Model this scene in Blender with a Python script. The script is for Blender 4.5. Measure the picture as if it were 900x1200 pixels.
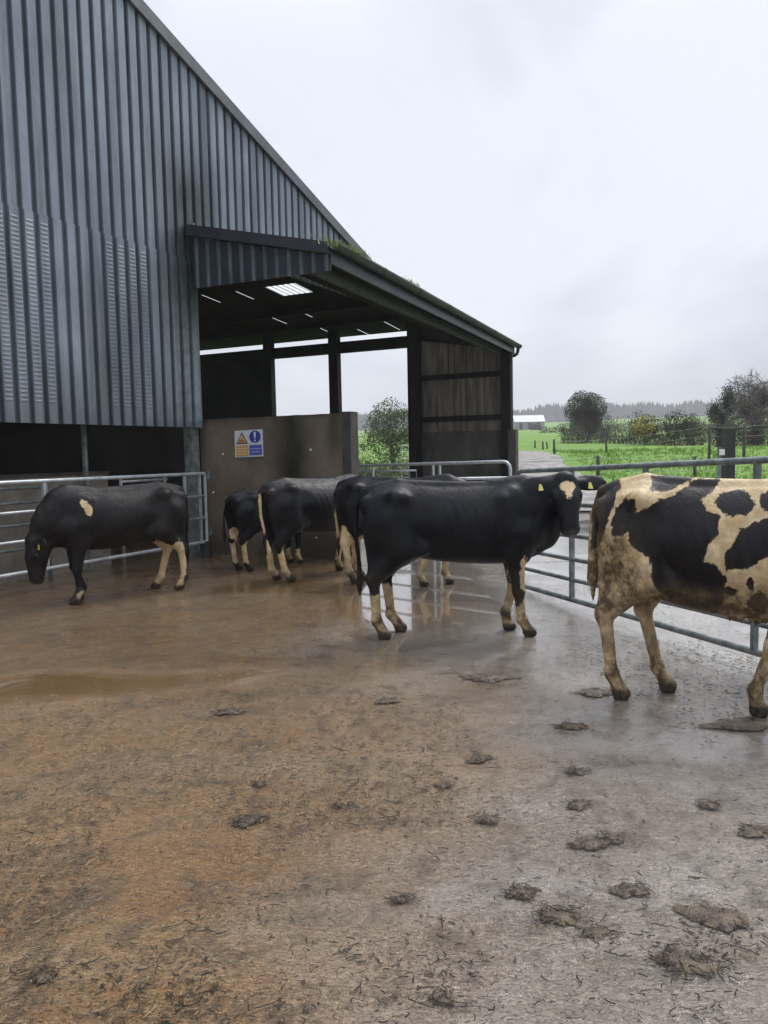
import bpy, math, random
import numpy as np
from mathutils import Vector, Matrix

random.seed(7); rng = np.random.default_rng(7)
R = math.radians
scene = bpy.context.scene
for o in list(bpy.data.objects): bpy.data.objects.remove(o)
COL = scene.collection

# ------------------------------------------------------------------ camera
CAM_H = 1.55; F_PX = 900.0; PITCH = math.atan(70/900); ROLL = R(-1.15)
cam_d = bpy.data.cameras.new('camera'); cam = bpy.data.objects.new('camera', cam_d)
COL.objects.link(cam); scene.camera = cam
cam_d.lens = 27.0; cam_d.sensor_width = 36.0; cam_d.clip_end = 3000; cam_d.clip_start = 0.05
CAMM = Matrix.Translation((0, 0, CAM_H)) @ Matrix.Rotation(R(90) - PITCH, 4, 'X') @ Matrix.Rotation(ROLL, 4, 'Z')
cam.matrix_world = CAMM
scene.render.resolution_x = 768; scene.render.resolution_y = 1024

def ray(px, py):
    d = Vector(((px-450)/F_PX, (600-py)/F_PX, -1.0))
    return CAMM.to_3x3() @ d
def at(px, py, Y):                       # point seen at photo pixel, Y metres in front
    d = ray(px, py); return Vector((0, 0, CAM_H)) + d * (Y / d.y)
def onground(px, py, z=0.0):
    d = ray(px, py); return Vector((0, 0, CAM_H)) + d * ((z - CAM_H) / d.z)
def xat(px, P, d):                       # distance along line P + s*d (plan view) that appears at column px (near horizon)
    r = ray(px, 520); k = r.x / r.y
    return (k*P[1] - P[0]) / (d[0] - k*d[1])
def zat(px, py, Y): return at(px, py, Y).z

# ------------------------------------------------------------------ world, sun, exposure
w = bpy.data.worlds.new('World'); scene.world = w; w.use_nodes = True
nt = w.node_tree; N = nt.nodes; L = nt.links; N.clear()
out = N.new('ShaderNodeOutputWorld'); bg = N.new('ShaderNodeBackground')
sky = N.new('ShaderNodeTexSky'); sky.sky_type = 'NISHITA'; sky.sun_disc = False
SUN_EL, SUN_AZ = R(50), R(40)
sky.sun_elevation = SUN_EL; sky.sun_rotation = SUN_AZ; sky.air_density = 1.0; sky.dust_density = 2.0
tc = N.new('ShaderNodeTexCoord'); mp = N.new('ShaderNodeMapping'); mp.inputs['Scale'].default_value = (1, 1, 1.8)
nz = N.new('ShaderNodeTexNoise'); nz.inputs['Scale'].default_value = 1.6; nz.inputs['Detail'].default_value = 5; nz.inputs['Roughness'].default_value = .5
nz.inputs['Distortion'].default_value = .4
cr = N.new('ShaderNodeValToRGB'); cr.color_ramp.elements[0].position = .41; cr.color_ramp.elements[1].position = .60
cr.color_ramp.elements[0].color = (2.95, 3.2, 3.75, 1); cr.color_ramp.elements[1].color = (4.95, 5.15, 5.6, 1)
mx = N.new('ShaderNodeMix'); mx.data_type = 'RGBA'; mx.inputs[0].default_value = .93
L.new(tc.outputs['Generated'], mp.inputs['Vector']); L.new(mp.outputs[0], nz.inputs['Vector']); L.new(nz.outputs['Fac'], cr.inputs['Fac'])
L.new(sky.outputs[0], mx.inputs[6]); L.new(cr.outputs[0], mx.inputs[7])
sx = N.new('ShaderNodeSeparateXYZ'); L.new(tc.outputs['Generated'], sx.inputs[0])
zr = N.new('ShaderNodeMapRange'); zr.interpolation_type = 'SMOOTHSTEP'        # overcast skies are brightest overhead
for i_, v_ in enumerate((.42, 1.0, 1.0, 3.0)): zr.inputs[i_+1].default_value = v_
L.new(sx.outputs['Z'], zr.inputs[0])
vm = N.new('ShaderNodeVectorMath'); vm.operation = 'SCALE'; L.new(mx.outputs[2], vm.inputs[0]); L.new(zr.outputs[0], vm.inputs['Scale'])
L.new(vm.outputs[0], bg.inputs['Color']); bg.inputs['Strength'].default_value = .1
L.new(bg.outputs[0], out.inputs[0])
sd = bpy.data.lights.new('sun', 'SUN'); sd.energy = 1.5; sd.angle = R(25); sd.color = (1, .97, .92)
so = bpy.data.objects.new('sun', sd); COL.objects.link(so); so.rotation_euler = (R(90)-SUN_EL, 0, -SUN_AZ + R(180)*0)
so.rotation_euler = Vector((math.sin(SUN_AZ)*math.cos(SUN_EL), math.cos(SUN_AZ)*math.cos(SUN_EL), math.sin(SUN_EL))).to_track_quat('Z', 'Y').to_euler()
scene.view_settings.view_transform = 'Standard'; scene.view_settings.look = 'None'
scene.view_settings.exposure = 0.82; scene.view_settings.gamma = 1.0
scene.view_settings.use_curve_mapping = False

# ------------------------------------------------------------------ materials
class NG:
    def __init__(s, name):
        s.m = bpy.data.materials.new(name); s.m.use_nodes = True; s.t = s.m.node_tree; s.n = s.t.nodes; s.l = s.t.links
        s.p = s.n['Principled BSDF']; s.co = s.n.new('ShaderNodeTexCoord').outputs['Object']
    def link(s, a, b):
        if hasattr(a, 'default_value'): s.l.new(a, b)
        elif isinstance(a, (tuple, list)): b.default_value = tuple(a) + ((1,) if len(a) == 3 and len(b.default_value) == 4 else ())
        else: b.default_value = a
    def noise(s, scale, detail=4, rough=.55, dist=0, stretch=None, vec=None):
        x = s.n.new('ShaderNodeTexNoise'); x.inputs['Scale'].default_value = scale; x.inputs['Detail'].default_value = detail
        x.inputs['Roughness'].default_value = rough; x.inputs['Distortion'].default_value = dist
        v = vec or s.co
        if stretch:
            mpn = s.n.new('ShaderNodeMapping'); mpn.inputs['Scale'].default_value = stretch[:3]
            if len(stretch) > 3: mpn.inputs['Rotation'].default_value = (0, 0, stretch[3])
            s.l.new(v, mpn.inputs['Vector']); v = mpn.outputs[0]
        s.l.new(v, x.inputs['Vector']); return x.outputs['Fac']
    def ramp(s, f, a, b, ca=(0, 0, 0), cb=(1, 1, 1)):
        x = s.n.new('ShaderNodeValToRGB'); x.color_ramp.elements[0].position = a; x.color_ramp.elements[1].position = b
        x.color_ramp.elements[0].color = (*ca, 1); x.color_ramp.elements[1].color = (*cb, 1); s.l.new(f, x.inputs['Fac']); return x.outputs[0]
    def rng(s, f, a, b, c, d):
        x = s.n.new('ShaderNodeMapRange'); s.link(f, x.inputs[0])
        for i, v in enumerate((a, b, c, d)): x.inputs[i+1].default_value = v
        return x.outputs[0]
    def mix(s, f, a, b, mode='MIX'):
        x = s.n.new('ShaderNodeMix'); x.data_type = 'RGBA'; x.blend_type = mode; s.link(f, x.inputs[0]); s.link(a, x.inputs[6]); s.link(b, x.inputs[7]); return x.outputs[2]
    def math(s, op, a, b=0.0, c=0.0):
        x = s.n.new('ShaderNodeMath'); x.operation = op; s.link(a, x.inputs[0]); s.link(b, x.inputs[1]); s.link(c, x.inputs[2]); return x.outputs[0]
    def attr(s, name):
        x = s.n.new('ShaderNodeAttribute'); x.attribute_name = name; return x.outputs['Fac']
    def bump(s, h, strength, dist, prev=None):
        x = s.n.new('ShaderNodeBump'); s.link(strength, x.inputs['Strength']); x.inputs['Distance'].default_value = dist
        s.link(h, x.inputs['Height'])
        if prev: s.l.new(prev, x.inputs['Normal'])
        return x.outputs[0]
    def done(s, col, rough, bump=None, metal=0.0, spec=.5):
        s.link(col, s.p.inputs['Base Color']); s.link(rough, s.p.inputs['Roughness']); s.p.inputs['Metallic'].default_value = metal
        s.p.inputs['Specular IOR Level'].default_value = spec
        if bump: s.l.new(bump, s.p.inputs['Normal'])
        return s.m

def mat(name, c1, c2, scale=4, rough=(.5, .7), bump=.3, bdist=.01, metal=0, stretch=None, bscale=None, spec=.5, a=.35, b=.65):
    g = NG(name); f = g.noise(scale, 6, .6, 0, stretch); f2 = g.noise(bscale or scale*5, 4, .6, 0, stretch)
    col = g.mix(g.ramp(f, a, b), c1, c2)
    return g.done(col, g.rng(f2, .3, .7, rough[0], rough[1]), g.bump(f2, bump, bdist) if bump else None, metal, spec)

MT = {}
def cladding_mat():
    g = NG('painted_sheet')
    col = g.mix(g.ramp(g.noise(.9, 5, .6), .35, .7), (.18, .215, .255), (.28, .32, .36))
    streak = g.ramp(g.noise(3.5, 6, .65, .3, (1, 1, .06)), .42, .72)      # dirt runs down the sheets
    col = g.mix(g.math('MULTIPLY', streak, .75), col, (.035, .042, .048))
    col = g.mix(g.math('MULTIPLY', g.attr('trough'), g.rng(g.noise(2.5, 5, .6, .2, (1, 1, .15)), .3, .6, .45, .85)), col, (.03, .037, .043))  # rib troughs darkened: groove shade painted into the colour, along with dirt
    stain = g.attr('stain')
    st = g.math('MULTIPLY', stain, g.rng(g.noise(5, 5, .6, .2, (1, 1, .25)), .3, .6, .6, 1.0))
    col = g.mix(st, col, (.022, .028, .028))
    green = g.math('MULTIPLY', g.attr('algae'), g.rng(g.noise(7, 4), .35, .65, 0, .6))
    col = g.mix(green, col, (.045, .062, .05))
    spots = g.ramp(g.noise(45, 2, .5), .74, .78)
    col = g.mix(g.math('MULTIPLY', spots, .35), col, (.35, .36, .36))
    f2 = g.noise(30, 4, .6, 0, (1, 1, .3))
    return g.done(col, g.rng(f2, .3, .7, .26, .42), g.bump(f2, .12, .004), 0.15, .6)
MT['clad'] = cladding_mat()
MT['trim'] = mat('dark_trim', (.014, .018, .024), (.03, .037, .045), 3, (.3, .5), .1, .003)
MT['verge'] = mat('verge_trim_grey', (.075, .088, .10), (.12, .135, .15), 3, (.35, .5), .1, .003)
MT['hood'] = mat('hood_sheet', (.010, .015, .024), (.028, .038, .052), 2.2, (.35, .5), .12, .004, stretch=(1, 1, .3))
MT['hoodrib'] = mat('hood_rib', (.055, .068, .082), (.10, .115, .13), 2.2, (.35, .5), .1, .004)
MT['gutter'] = mat('mossy_gutter', (.014, .019, .019), (.034, .042, .034), 6, (.45, .7), .3, .004)
MT['wood'] = mat('weathered_board', (.06, .053, .042), (.25, .225, .185), 1.6, (.7, .9), .6, .008, stretch=(5, 5, .5), a=.30, b=.70, spec=.2)
MT['darkwood'] = mat('dark_timber', (.008, .008, .009), (.018, .018, .018), 4, (.7, .9), .4, .008, stretch=(1, 1, .3), spec=.2)
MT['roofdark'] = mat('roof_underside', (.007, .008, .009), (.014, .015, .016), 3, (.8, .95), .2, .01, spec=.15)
MT['galv'] = mat('galvanised_steel', (.36, .38, .39), (.56, .58, .59), 9, (.3, .5), .25, .003, metal=.35)
MT['galvold'] = mat('weathered_galvanised', (.10, .12, .115), (.24, .27, .26), 10, (.4, .65), .4, .004, metal=.2)
MT['white'] = mat('white_plastic', (.7, .7, .68), (.8, .8, .78), 9, (.4, .5), 0)
MT['black'] = mat('black_post', (.012, .012, .013), (.03, .027, .025), 6, (.5, .8), .6, .01, stretch=(1, 1, .2))
MT['fencewood'] = mat('fence_wood', (.05, .045, .04), (.12, .11, .10), 6, (.7, .9), .6, .01, stretch=(1, 1, .2))
MT['wire'] = mat('fence_wire', (.22, .22, .21), (.3, .3, .29), 6, (.4, .6), 0, metal=.5)
MT['bark'] = mat('bark', (.05, .042, .035), (.10, .085, .07), 8, (.8, .95), .8, .02, stretch=(1, 1, .2))
MT['twig'] = mat('twig_bark', (.07, .06, .052), (.12, .10, .09), 8, (.8, .95), 0)
def leafmat(n, c1, c2, sc=2.0):
    g = NG(n); col = g.mix(g.ramp(g.noise(sc, 4, .6), .3, .7), c1, c2)
    return g.done(col, .6, None, 0, .3)
MT['ivy'] = leafmat('ivy_leaf', (.018, .028, .014), (.045, .06, .025))
MT['hedge'] = leafmat('hedge_leaf', (.04, .042, .025), (.10, .095, .058), 1.2)
MT['bushleaf'] = leafmat('brown_green_leaf', (.032, .034, .022), (.085, .08, .05))
MT['hawthorn'] = leafmat('fresh_leaf', (.055, .085, .035), (.12, .15, .06))
MT['gorse'] = leafmat('gorse_leaf', (.04, .05, .022), (.08, .085, .035))
MT['gorseflower'] = leafmat('gorse_flower', (.45, .36, .03), (.6, .48, .05))
MT['conifer'] = leafmat('conifer_leaf', (.018, .028, .02), (.04, .055, .035), .05)
MT['moss'] = leafmat('moss_grass', (.10, .15, .03), (.22, .26, .07), 12)
def wallmat():
    g = NG('stained_concrete')
    col = g.mix(g.ramp(g.noise(1.6, 6, .65), .3, .7), (.10, .078, .056), (.20, .16, .12))
    col = g.mix(g.math('MULTIPLY', g.attr('algae'), g.rng(g.noise(4, 5, .6, .3, (1, 1, .3)), .3, .6, .7, 1)), col, (.008, .012, .006))
    col = g.mix(g.ramp(g.noise(60, 2), .72, .78), col, (.2, .18, .15))
    h = g.noise(35, 6, .7)
    return g.done(col, g.rng(h, .3, .7, .65, .85), g.bump(h, .4, .008), 0, .2)
MT['wall'] = wallmat()
def panelmat():
    g = NG('old_concrete_panel')
    col = g.mix(g.ramp(g.noise(2.2, 6, .7, .2, (1, 1, .5)), .35, .68), (.028, .026, .022), (.10, .094, .082))
    h = g.noise(30, 6, .7)
    return g.done(col, .8, g.bump(h, .4, .008))
MT['panel'] = panelmat()
MT['penwall'] = mat('pen_blockwork', (.15, .13, .105), (.29, .25, .20), 3, (.7, .9), .4, .01)
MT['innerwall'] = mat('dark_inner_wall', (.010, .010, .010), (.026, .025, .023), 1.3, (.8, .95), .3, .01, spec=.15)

def skylightmat():
    g = NG('translucent_sheet'); n = g.n
    tr = n.new('ShaderNodeBsdfTranslucent'); tr.inputs[0].default_value = (.95, .97, .95, 1)
    tp = n.new('ShaderNodeBsdfTransparent'); tp.inputs[0].default_value = (.8, .82, .8, 1)
    g.link(g.mix(g.attr('trough'), (.95, .97, .95), (.16, .17, .16)), tr.inputs[0]); g.link(g.mix(g.attr('trough'), (.8, .82, .8), (.12, .13, .12)), tp.inputs[0])  # corrugation shading painted in as dark trough stripes
    m = n.new('ShaderNodeMixShader'); m.inputs[0].default_value = .35
    g.l.new(tr.outputs[0], m.inputs[1]); g.l.new(tp.outputs[0], m.inputs[2]); g.l.new(m.outputs[0], n['Material Output'].inputs[0])
    return g.m
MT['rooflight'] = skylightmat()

def cowmat(name, dirtcol=(.10, .07, .042)):
    g = NG(name)
    n1 = g.noise(14, 4, .6); n2 = g.noise(60, 4, .6)
    p = g.math('ADD', g.attr('pat'), g.math('MULTIPLY', g.math('SUBTRACT', n1, .5), .075))
    p = g.math('ADD', p, g.math('MULTIPLY', g.math('SUBTRACT', n2, .5), .03))
    m = g.rng(p, -.004, .004, 0, 1)                        # 1 = pale hair
    fur = g.noise(90, 3, .6, 0, (1, 1, .35))
    black = g.mix(g.ramp(g.noise(5, 5, .6), .4, .75), (.005, .0055, .008), (.014, .013, .014))
    pale = g.mix(g.ramp(g.noise(9, 6, .65), .34, .68), (.74, .59, .37), (.47, .32, .14))
    col = g.mix(m, black, pale)
    d = g.math('MULTIPLY', g.attr('dirt'), g.rng(g.noise(11, 6, .7), .34, .6, .15, 1.15))
    col = g.mix(g.math('MINIMUM', d, 1), col, g.mix(g.noise(25, 4), (.045, .03, .018), dirtcol))
    speck = g.math('MULTIPLY', g.ramp(g.noise(34, 4, .65), .66, .72), .5)
    col = g.mix(speck, col, (.10, .085, .065))
    hoof = g.attr('hoof')
    col = g.mix(hoof, col, (.03, .022, .016))
    col = g.mix(g.attr('muz'), col, (.075, .068, .066))
    b = g.bump(g.noise(8, 5, .65, .4, (1, 1, .5)), .55, .022); b = g.bump(fur, .45, .006, b); b = g.bump(g.math('MULTIPLY', g.attr('dirt'), g.noise(40, 4, .7)), .8, .02, b)
    return g.done(col, g.rng(n1, .3, .7, .36, .55), b, 0, .18)
MT['cow'] = cowmat('cow_hide'); 
MT['cowmud'] = cowmat('muddy_cow_hide', (.17, .115, .06))
MT['eye'] = mat('eye', (.01, .008, .007), (.012, .01, .008), 5, (.06, .08), 0)
MT['yellow'] = mat('yellow_tag', (.50, .44, .09), (.62, .56, .16), 20, (.4, .5), 0)

# ------------------------------------------------------------------ mesh helpers
def tag(o, label=None, cat=None, group=None, kind=None):
    if label: o['label'] = label
    if cat: o['category'] = cat
    if group: o['group'] = group
    if kind: o['kind'] = kind
    return o
def empty(name, loc=(0, 0, 0), rz=0.0, label=None, cat=None, group=None):
    o = bpy.data.objects.new(name, None); COL.objects.link(o); o.location = loc; o.rotation_euler = (0, 0, rz)
    o.empty_display_size = .2
    return tag(o, label, cat, group)
class MB:
    def __init__(s): s.v = []; s.f = []; s.mi = []; s.cur = 0
    def add(s, vs, fs):
        b = len(s.v); s.v += [tuple(v) for v in vs]; s.f += [tuple(i+b for i in f) for f in fs]; s.mi += [s.cur]*len(fs); return s
    def quad(s, a, b, c, d): return s.add([a, b, c, d], [(0, 1, 2, 3)])
    def hexa(s, p):   # 8 points: bottom 4, top 4
        return s.add(p, [(0, 3, 2, 1), (4, 5, 6, 7), (0, 1, 5, 4), (1, 2, 6, 5), (2, 3, 7, 6), (3, 0, 4, 7)])
    def box(s, c, size, rz=0.0):
        x, y, z = [q/2 for q in size]; M = Matrix.Translation(c) @ Matrix.Rotation(rz, 4, 'Z')
        return s.hexa([M @ Vector(q) for q in ((-x,-y,-z),(x,-y,-z),(x,y,-z),(-x,y,-z),(-x,-y,z),(x,-y,z),(x,y,z),(-x,y,z))])
    def bar(s, a, b, wd, ht, up=(0, 0, 1)):
        a = Vector(a); b = Vector(b); d = (b-a).normalized(); sd_ = d.cross(Vector(up)).normalized(); u = sd_.cross(d)
        sd_ *= wd/2; u *= ht/2
        return s.hexa([a-sd_-u, a+sd_-u, b+sd_-u, b-sd_-u, a-sd_+u, a+sd_+u, b+sd_+u, b-sd_+u])
    def tube(s, pts, r, n=8, caps=True):
        pts = [Vector(p) for p in pts]; m = len(pts); rs = r if isinstance(r, (list, tuple)) else [r]*m
        d0 = (pts[1]-pts[0]).normalized(); ref = Vector((0, 0, 1)) if abs(d0.z) < .9 else Vector((1, 0, 0))
        u = d0.cross(ref).normalized(); vs = []
        for i in range(m):
            d = ((pts[min(i+1, m-1)]-pts[i]).normalized() + (pts[i]-pts[max(i-1, 0)]).normalized()).normalized() if 0 < i < m-1 else (pts[1]-pts[0] if i == 0 else pts[-1]-pts[-2]).normalized()
            u = (u - d*u.dot(d)).normalized(); v = d.cross(u)
            for k in range(n):
                a = 2*math.pi*k/n; vs.append(pts[i] + (u*math.cos(a)+v*math.sin(a))*rs[i])
        fs = [(i*n+k, i*n+(k+1) % n, (i+1)*n+(k+1) % n, (i+1)*n+k) for i in range(m-1) for k in range(n)]
        if caps: fs += [tuple(range(n))[::-1], tuple((m-1)*n+k for k in range(n))]
        return s.add(vs, fs)
    def build(s, name, m, parent=None, smooth=False):
        me = bpy.data.meshes.new(name); me.from_pydata(s.v, [], s.f); me.update()
        for x in (m if isinstance(m, list) else [m]): me.materials.append(x)
        if any(s.mi): me.polygons.foreach_set('material_index', s.mi)
        if smooth: me.polygons.foreach_set('use_smooth', [True]*len(me.polygons))
        o = bpy.data.objects.new(name, me); COL.objects.link(o)
        if parent is not None: o.parent = parent
        return o
def relmb(mb, org):                      # shift to be relative to an origin
    mb.v = [(x-org[0], y-org[1], z-org[2]) for x, y, z in mb.v]; return mb
def setattr_(o, name, vals):
    a = o.data.attributes.new(name, 'FLOAT', 'POINT'); a.data.foreach_set('value', np.asarray(vals, dtype=np.float32))
def numesh(name, V, Fq, m, parent=None, smooth=True):
    me = bpy.data.meshes.new(name); V = np.asarray(V, dtype=np.float32); Fq = np.asarray(Fq, dtype=np.int32); k = Fq.shape[1]
    me.vertices.add(len(V)); me.vertices.foreach_set('co', V.ravel()); me.loops.add(Fq.size); me.loops.foreach_set('vertex_index', Fq.ravel())
    me.polygons.add(len(Fq)); me.polygons.foreach_set('loop_start', np.arange(0, Fq.size, k, dtype=np.int32)); me.polygons.foreach_set('loop_total', np.full(len(Fq), k, dtype=np.int32))
    me.update(calc_edges=True); me.validate()
    me.materials.append(m)
    if smooth: me.polygons.foreach_set('use_smooth', [True]*len(me.polygons))
    o = bpy.data.objects.new(name, me); COL.objects.link(o)
    if parent is not None: o.parent = parent
    return o
def sstep(a, b, x):
    t = np.clip((np.asarray(x, dtype=float)-a)/(b-a), 0, 1); return t*t*(3-2*t)
# cheap value noise, 2-D
_perm = rng.random((256, 256))
def vnoise(x, y):
    x = np.asarray(x, dtype=float); y = np.asarray(y, dtype=float)
    xi = np.floor(x).astype(int); yi = np.floor(y).astype(int); fx = x-xi; fy = y-yi; fx = fx*fx*(3-2*fx); fy = fy*fy*(3-2*fy)
    g = lambda i, j: _perm[i & 255, j & 255]
    return (g(xi, yi)*(1-fx)+g(xi+1, yi)*fx)*(1-fy) + (g(xi, yi+1)*(1-fx)+g(xi+1, yi+1)*fx)*fy
def fbm(x, y, o=4):
    t = 0; a = .5
    for i in range(o): t = t+a*vnoise(x*2**i+17*i, y*2**i+31*i); a *= .5
    return t

# ------------------------------------------------------------------ terrain
def ground_z(x, y):
    x = np.asarray(x, dtype=float); y = np.asarray(y, dtype=float)
    start = 27 - 8.5*sstep(2.0, 4.2, x - (y-18)*.12)
    yy = np.maximum(y-start, 0)
    z = np.interp(yy, [0, 1.5, 4, 15, 42, 82, 132, 232, 330, 850, 1200], [0, .12, .42, 1.15, 2.1, 3.2, 4.6, 6.9, 9.2, 27, 34])
    z = z + sstep(110, 700, y)*sstep(-.05, .42, x/np.maximum(y, 1))*7.0
    z = z + sstep(0, 30, yy)*(fbm(x*.06, y*.06)-.47)*.7
    return z
def gz(x, y): return float(ground_z(x, y))
ys = np.concatenate([np.linspace(-8, 15, 8), np.linspace(16, 45, 60), np.linspace(46, 120, 60), np.linspace(125, 420, 40), np.linspace(440, 1150, 40)])
ys = ys[ys > -50]
tx = np.linspace(-1, 1, 181)
V = []
for y in ys:
    hw = max(abs(y), 42)*1.0+8
    X = tx*hw; Z = ground_z(X, np.full_like(X, y)) - (.06 if True else 0)*(1-sstep(18, 24, y))
    V += list(zip(X, np.full_like(X, y), Z))
n = len(tx); Fq = [(i*n+j, i*n+j+1, (i+1)*n+j+1, (i+1)*n+j) for i in range(len(ys)-1) for j in range(n-1)]
def fieldmat():
    g = NG('field_grass')
    far = g.noise(.09, 5, .6); near = g.noise(1.7, 6, .7); fine = g.noise(14, 5, .7)
    col = g.mix(g.ramp(far, .38, .62), (.095, .21, .022), (.16, .27, .04))
    col = g.mix(g.ramp(near, .45, .75), col, (.19, .27, .05))
    col = g.mix(g.ramp(fine, .4, .8), col, (.07, .14, .02))
    col = g.mix(g.math('MULTIPLY', g.attr('track'), 1.0), col, g.mix(g.ramp(g.noise(6, 6, .8), .4, .6), (.13, .115, .10), (.34, .31, .29)))
    return g.done(col, .85, g.bump(fine, .6, .06), 0, .25)
terr = numesh('field', V, Fq, fieldmat()); tag(terr, kind='structure')
Vn = np.array(V)
def track_center(y): return 4.45 + (y-18)*.125
dx = np.abs(Vn[:, 0]-track_center(Vn[:, 1])); tr = (1-sstep(1.3, 1.7, dx + (fbm(Vn[:, 0]*.9, Vn[:, 1]*.9)-.5)*.8))*(1-sstep(52, 62, Vn[:, 1]))
setattr_(terr, 'track', np.where(Vn[:, 1] > 10, 0*tr, 0))

# gravel track as its own sheet just above the field
ty = np.linspace(18.6, 42, 90); V = []; 
for y in ty:
    c = track_center(y); e = (fbm(np.array([y*.5]), np.array([3.0]))[0]-.47)*.8
    for u in np.linspace(-1.2+e, 1.15+e*.7, 15)*(1.0 if y < 38 else max(.12, math.sqrt(max(0, 1-((y-38)/4)**2)))): V.append((c+u, y, gz(c+u, y)+.03))
Fq = [(i*15+j, i*15+j+1, (i+1)*15+j+1, (i+1)*15+j) for i in range(89) for j in range(14)]
MT['track'] = mat('gravel', (.085, .075, .065), (.27, .25, .23), 2.2, (.5, .8), .8, .03, bscale=25)
tag(numesh('gravel_track', V, Fq, MT['track']), kind='structure')

# ------------------------------------------------------------------ yard (wet, dirty concrete)
def puddle(x, y):
    p = np.zeros_like(x)
    def blob(cx, cy, rx, ry, k=1.0, rot=0):
        c, s_ = math.cos(rot), math.sin(rot); u = ((x-cx)*c+(y-cy)*s_)/rx; v = (-(x-cx)*s_+(y-cy)*c)/ry
        return k*np.exp(-(u*u+v*v))
    p = np.maximum(p, blob(.42, 8.4, 1.0, 3.2, 1.5))            # mirror pool behind the standing cow
    p = np.maximum(p, blob(-2.2, 5.15, 2.4, .42, .95, .10))       # brown pool on the left
    p = np.maximum(p, blob(-1.2, 9.0, 2.2, 1.0, .6))
    p = np.maximum(p, sstep(-.1, .9, x-1.2-(7.5-y)*.12)*sstep(4.2, 5.6, y)*.74)
    p = np.maximum(p, blob(1.75, 3.95, .9, .45, .45, -.2))
    p = np.maximum(p, blob(1.2, 5.0, .8, .5, .55))
    p = np.maximum(p, sstep(12.5, 14, y)*.8)
    n_ = fbm(x*1.3, y*1.3, 5)
    return np.clip((p*1.0 + (n_-.47)*.9 - .26)/.6, 0, 1)
def wetness(x, y):
    n_ = fbm(x*.9+9, y*.9+4, 4)
    return np.clip(sstep(3.6, 5.6, y+ (n_-.47)*3.0 + .25*x)*.95 + sstep(.50, .62, fbm(x*.7+3, y*1.9, 4))*.55, 0, 1)
def yard_patch(name, x0, x1, y0, y1, st, amp):
    X, Y = np.meshgrid(np.arange(x0, x1+1e-6, st), np.arange(y0, y1+1e-6, st)); nx = X.shape[1]; ny = X.shape[0]
    X = X.ravel(); Y = Y.ravel(); P = puddle(X, Y)
    Z = ground_z(X, Y) + amp*((fbm(X*2.2, Y*2.2, 4)-.5)*.02 + (fbm(X*9, Y*9, 3)-.45)*.014)*(1-P) 
    i = np.arange(ny-1)[:, None]*nx+np.arange(nx-1)[None, :]; i = i.ravel()
    return np.stack([X, Y, Z], 1), np.stack([i, i+1, i+1+nx, i+nx], 1), P
def yardmat():
    g = NG('wet_slurry_concrete'); P = g.attr('puddle'); G = g.attr('grey')
    big = g.noise(.8, 5, .65); mid = g.noise(5, 6, .7, .4); st1 = g.noise(55, 4, .7, 1.6, (.30, 1, 1, -.35)); st2 = g.noise(80, 3, .65, 2.2, (.45, 1, 1, .9))
    brown = g.mix(g.ramp(big, .35, .65), (.285, .148, .050), (.40, .240, .108))
    grey = g.mix(g.ramp(big, .35, .65), (.30, .235, .175), (.43, .36, .295))  # paler right side: sky reflection painted into the slurry colour
    col = g.mix(G, brown, grey)
    sm = g.ramp(g.noise(1.5, 4, .6, .5, (.45, 1, 1, -.75)), .50, .62); col = g.mix(g.math('MULTIPLY', sm, .5), col, g.mix(G, (.38, .27, .15), (.52, .45, .38)))
    col = g.mix(g.math('MULTIPLY', g.ramp(mid, .50, .64), .7), col, (.10, .065, .034))
    W = g.math('MAXIMUM', g.attr('wet'), P); fl = g.ramp(st1, .53, .64); col = g.mix(g.math('MULTIPLY', fl, .6), col, (.42, .33, .21))
    dk = g.ramp(st2, .54, .63); col = g.mix(g.math('MULTIPLY', dk, .85), col, (.020, .013, .008))
    col = g.mix(g.math('MULTIPLY', P, .75), col, g.mix(G, (.125, .075, .032), (.20, .175, .15)))
    col = g.mix(g.math('MULTIPLY', W, .20), col, (.045, .030, .017))
    inv = g.math('SUBTRACT', 1, P); winv = g.math('SUBTRACT', 1, W)
    r = g.rng(g.math('ADD', g.math('MULTIPLY', inv, g.rng(mid, .3, .7, .20, .60)), g.math('MULTIPLY', st1, .1)), 0, 1, .03, .6)
    grooves = g.noise(11, 3, .6, .2, (.12, 1, 1, .12))
    h = g.math('ADD', g.math('MULTIPLY', st1, .8), g.math('ADD', st2, g.math('MULTIPLY', grooves, .7)))
    b = g.bump(g.noise(9, 5, .7), g.math('MULTIPLY', inv, .35), .02)
    b = g.bump(h, g.rng(inv, 0, 1, .02, 1.0), .022, b)
    b = g.bump(g.noise(22, 3, .6), g.math('MULTIPLY', P, .12), .01, b)
    g.p.inputs['IOR'].default_value = 1.45
    g.link(g.rng(W, 0, .6, .6, 1), g.p.inputs['Coat Weight']); g.link(g.rng(winv, 0, 1, .015, .11), g.p.inputs['Coat Roughness']); g.p.inputs['Coat IOR'].default_value = 1.36
    cb = g.bump(g.noise(6, 5, .7), g.math('ADD', g.math('MULTIPLY', inv, .16), g.math('MULTIPLY', winv, .3)), .02); cb = g.bump(g.math('ADD', st1, st2), g.math('ADD', g.math('MULTIPLY', inv, .10), g.math('MULTIPLY', winv, .5)), .012, cb)
    g.l.new(cb, g.p.inputs['Coat Normal'])
    return g.done(col, r, b, 0, .55)
MT['yard'] = yardmat()
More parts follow.
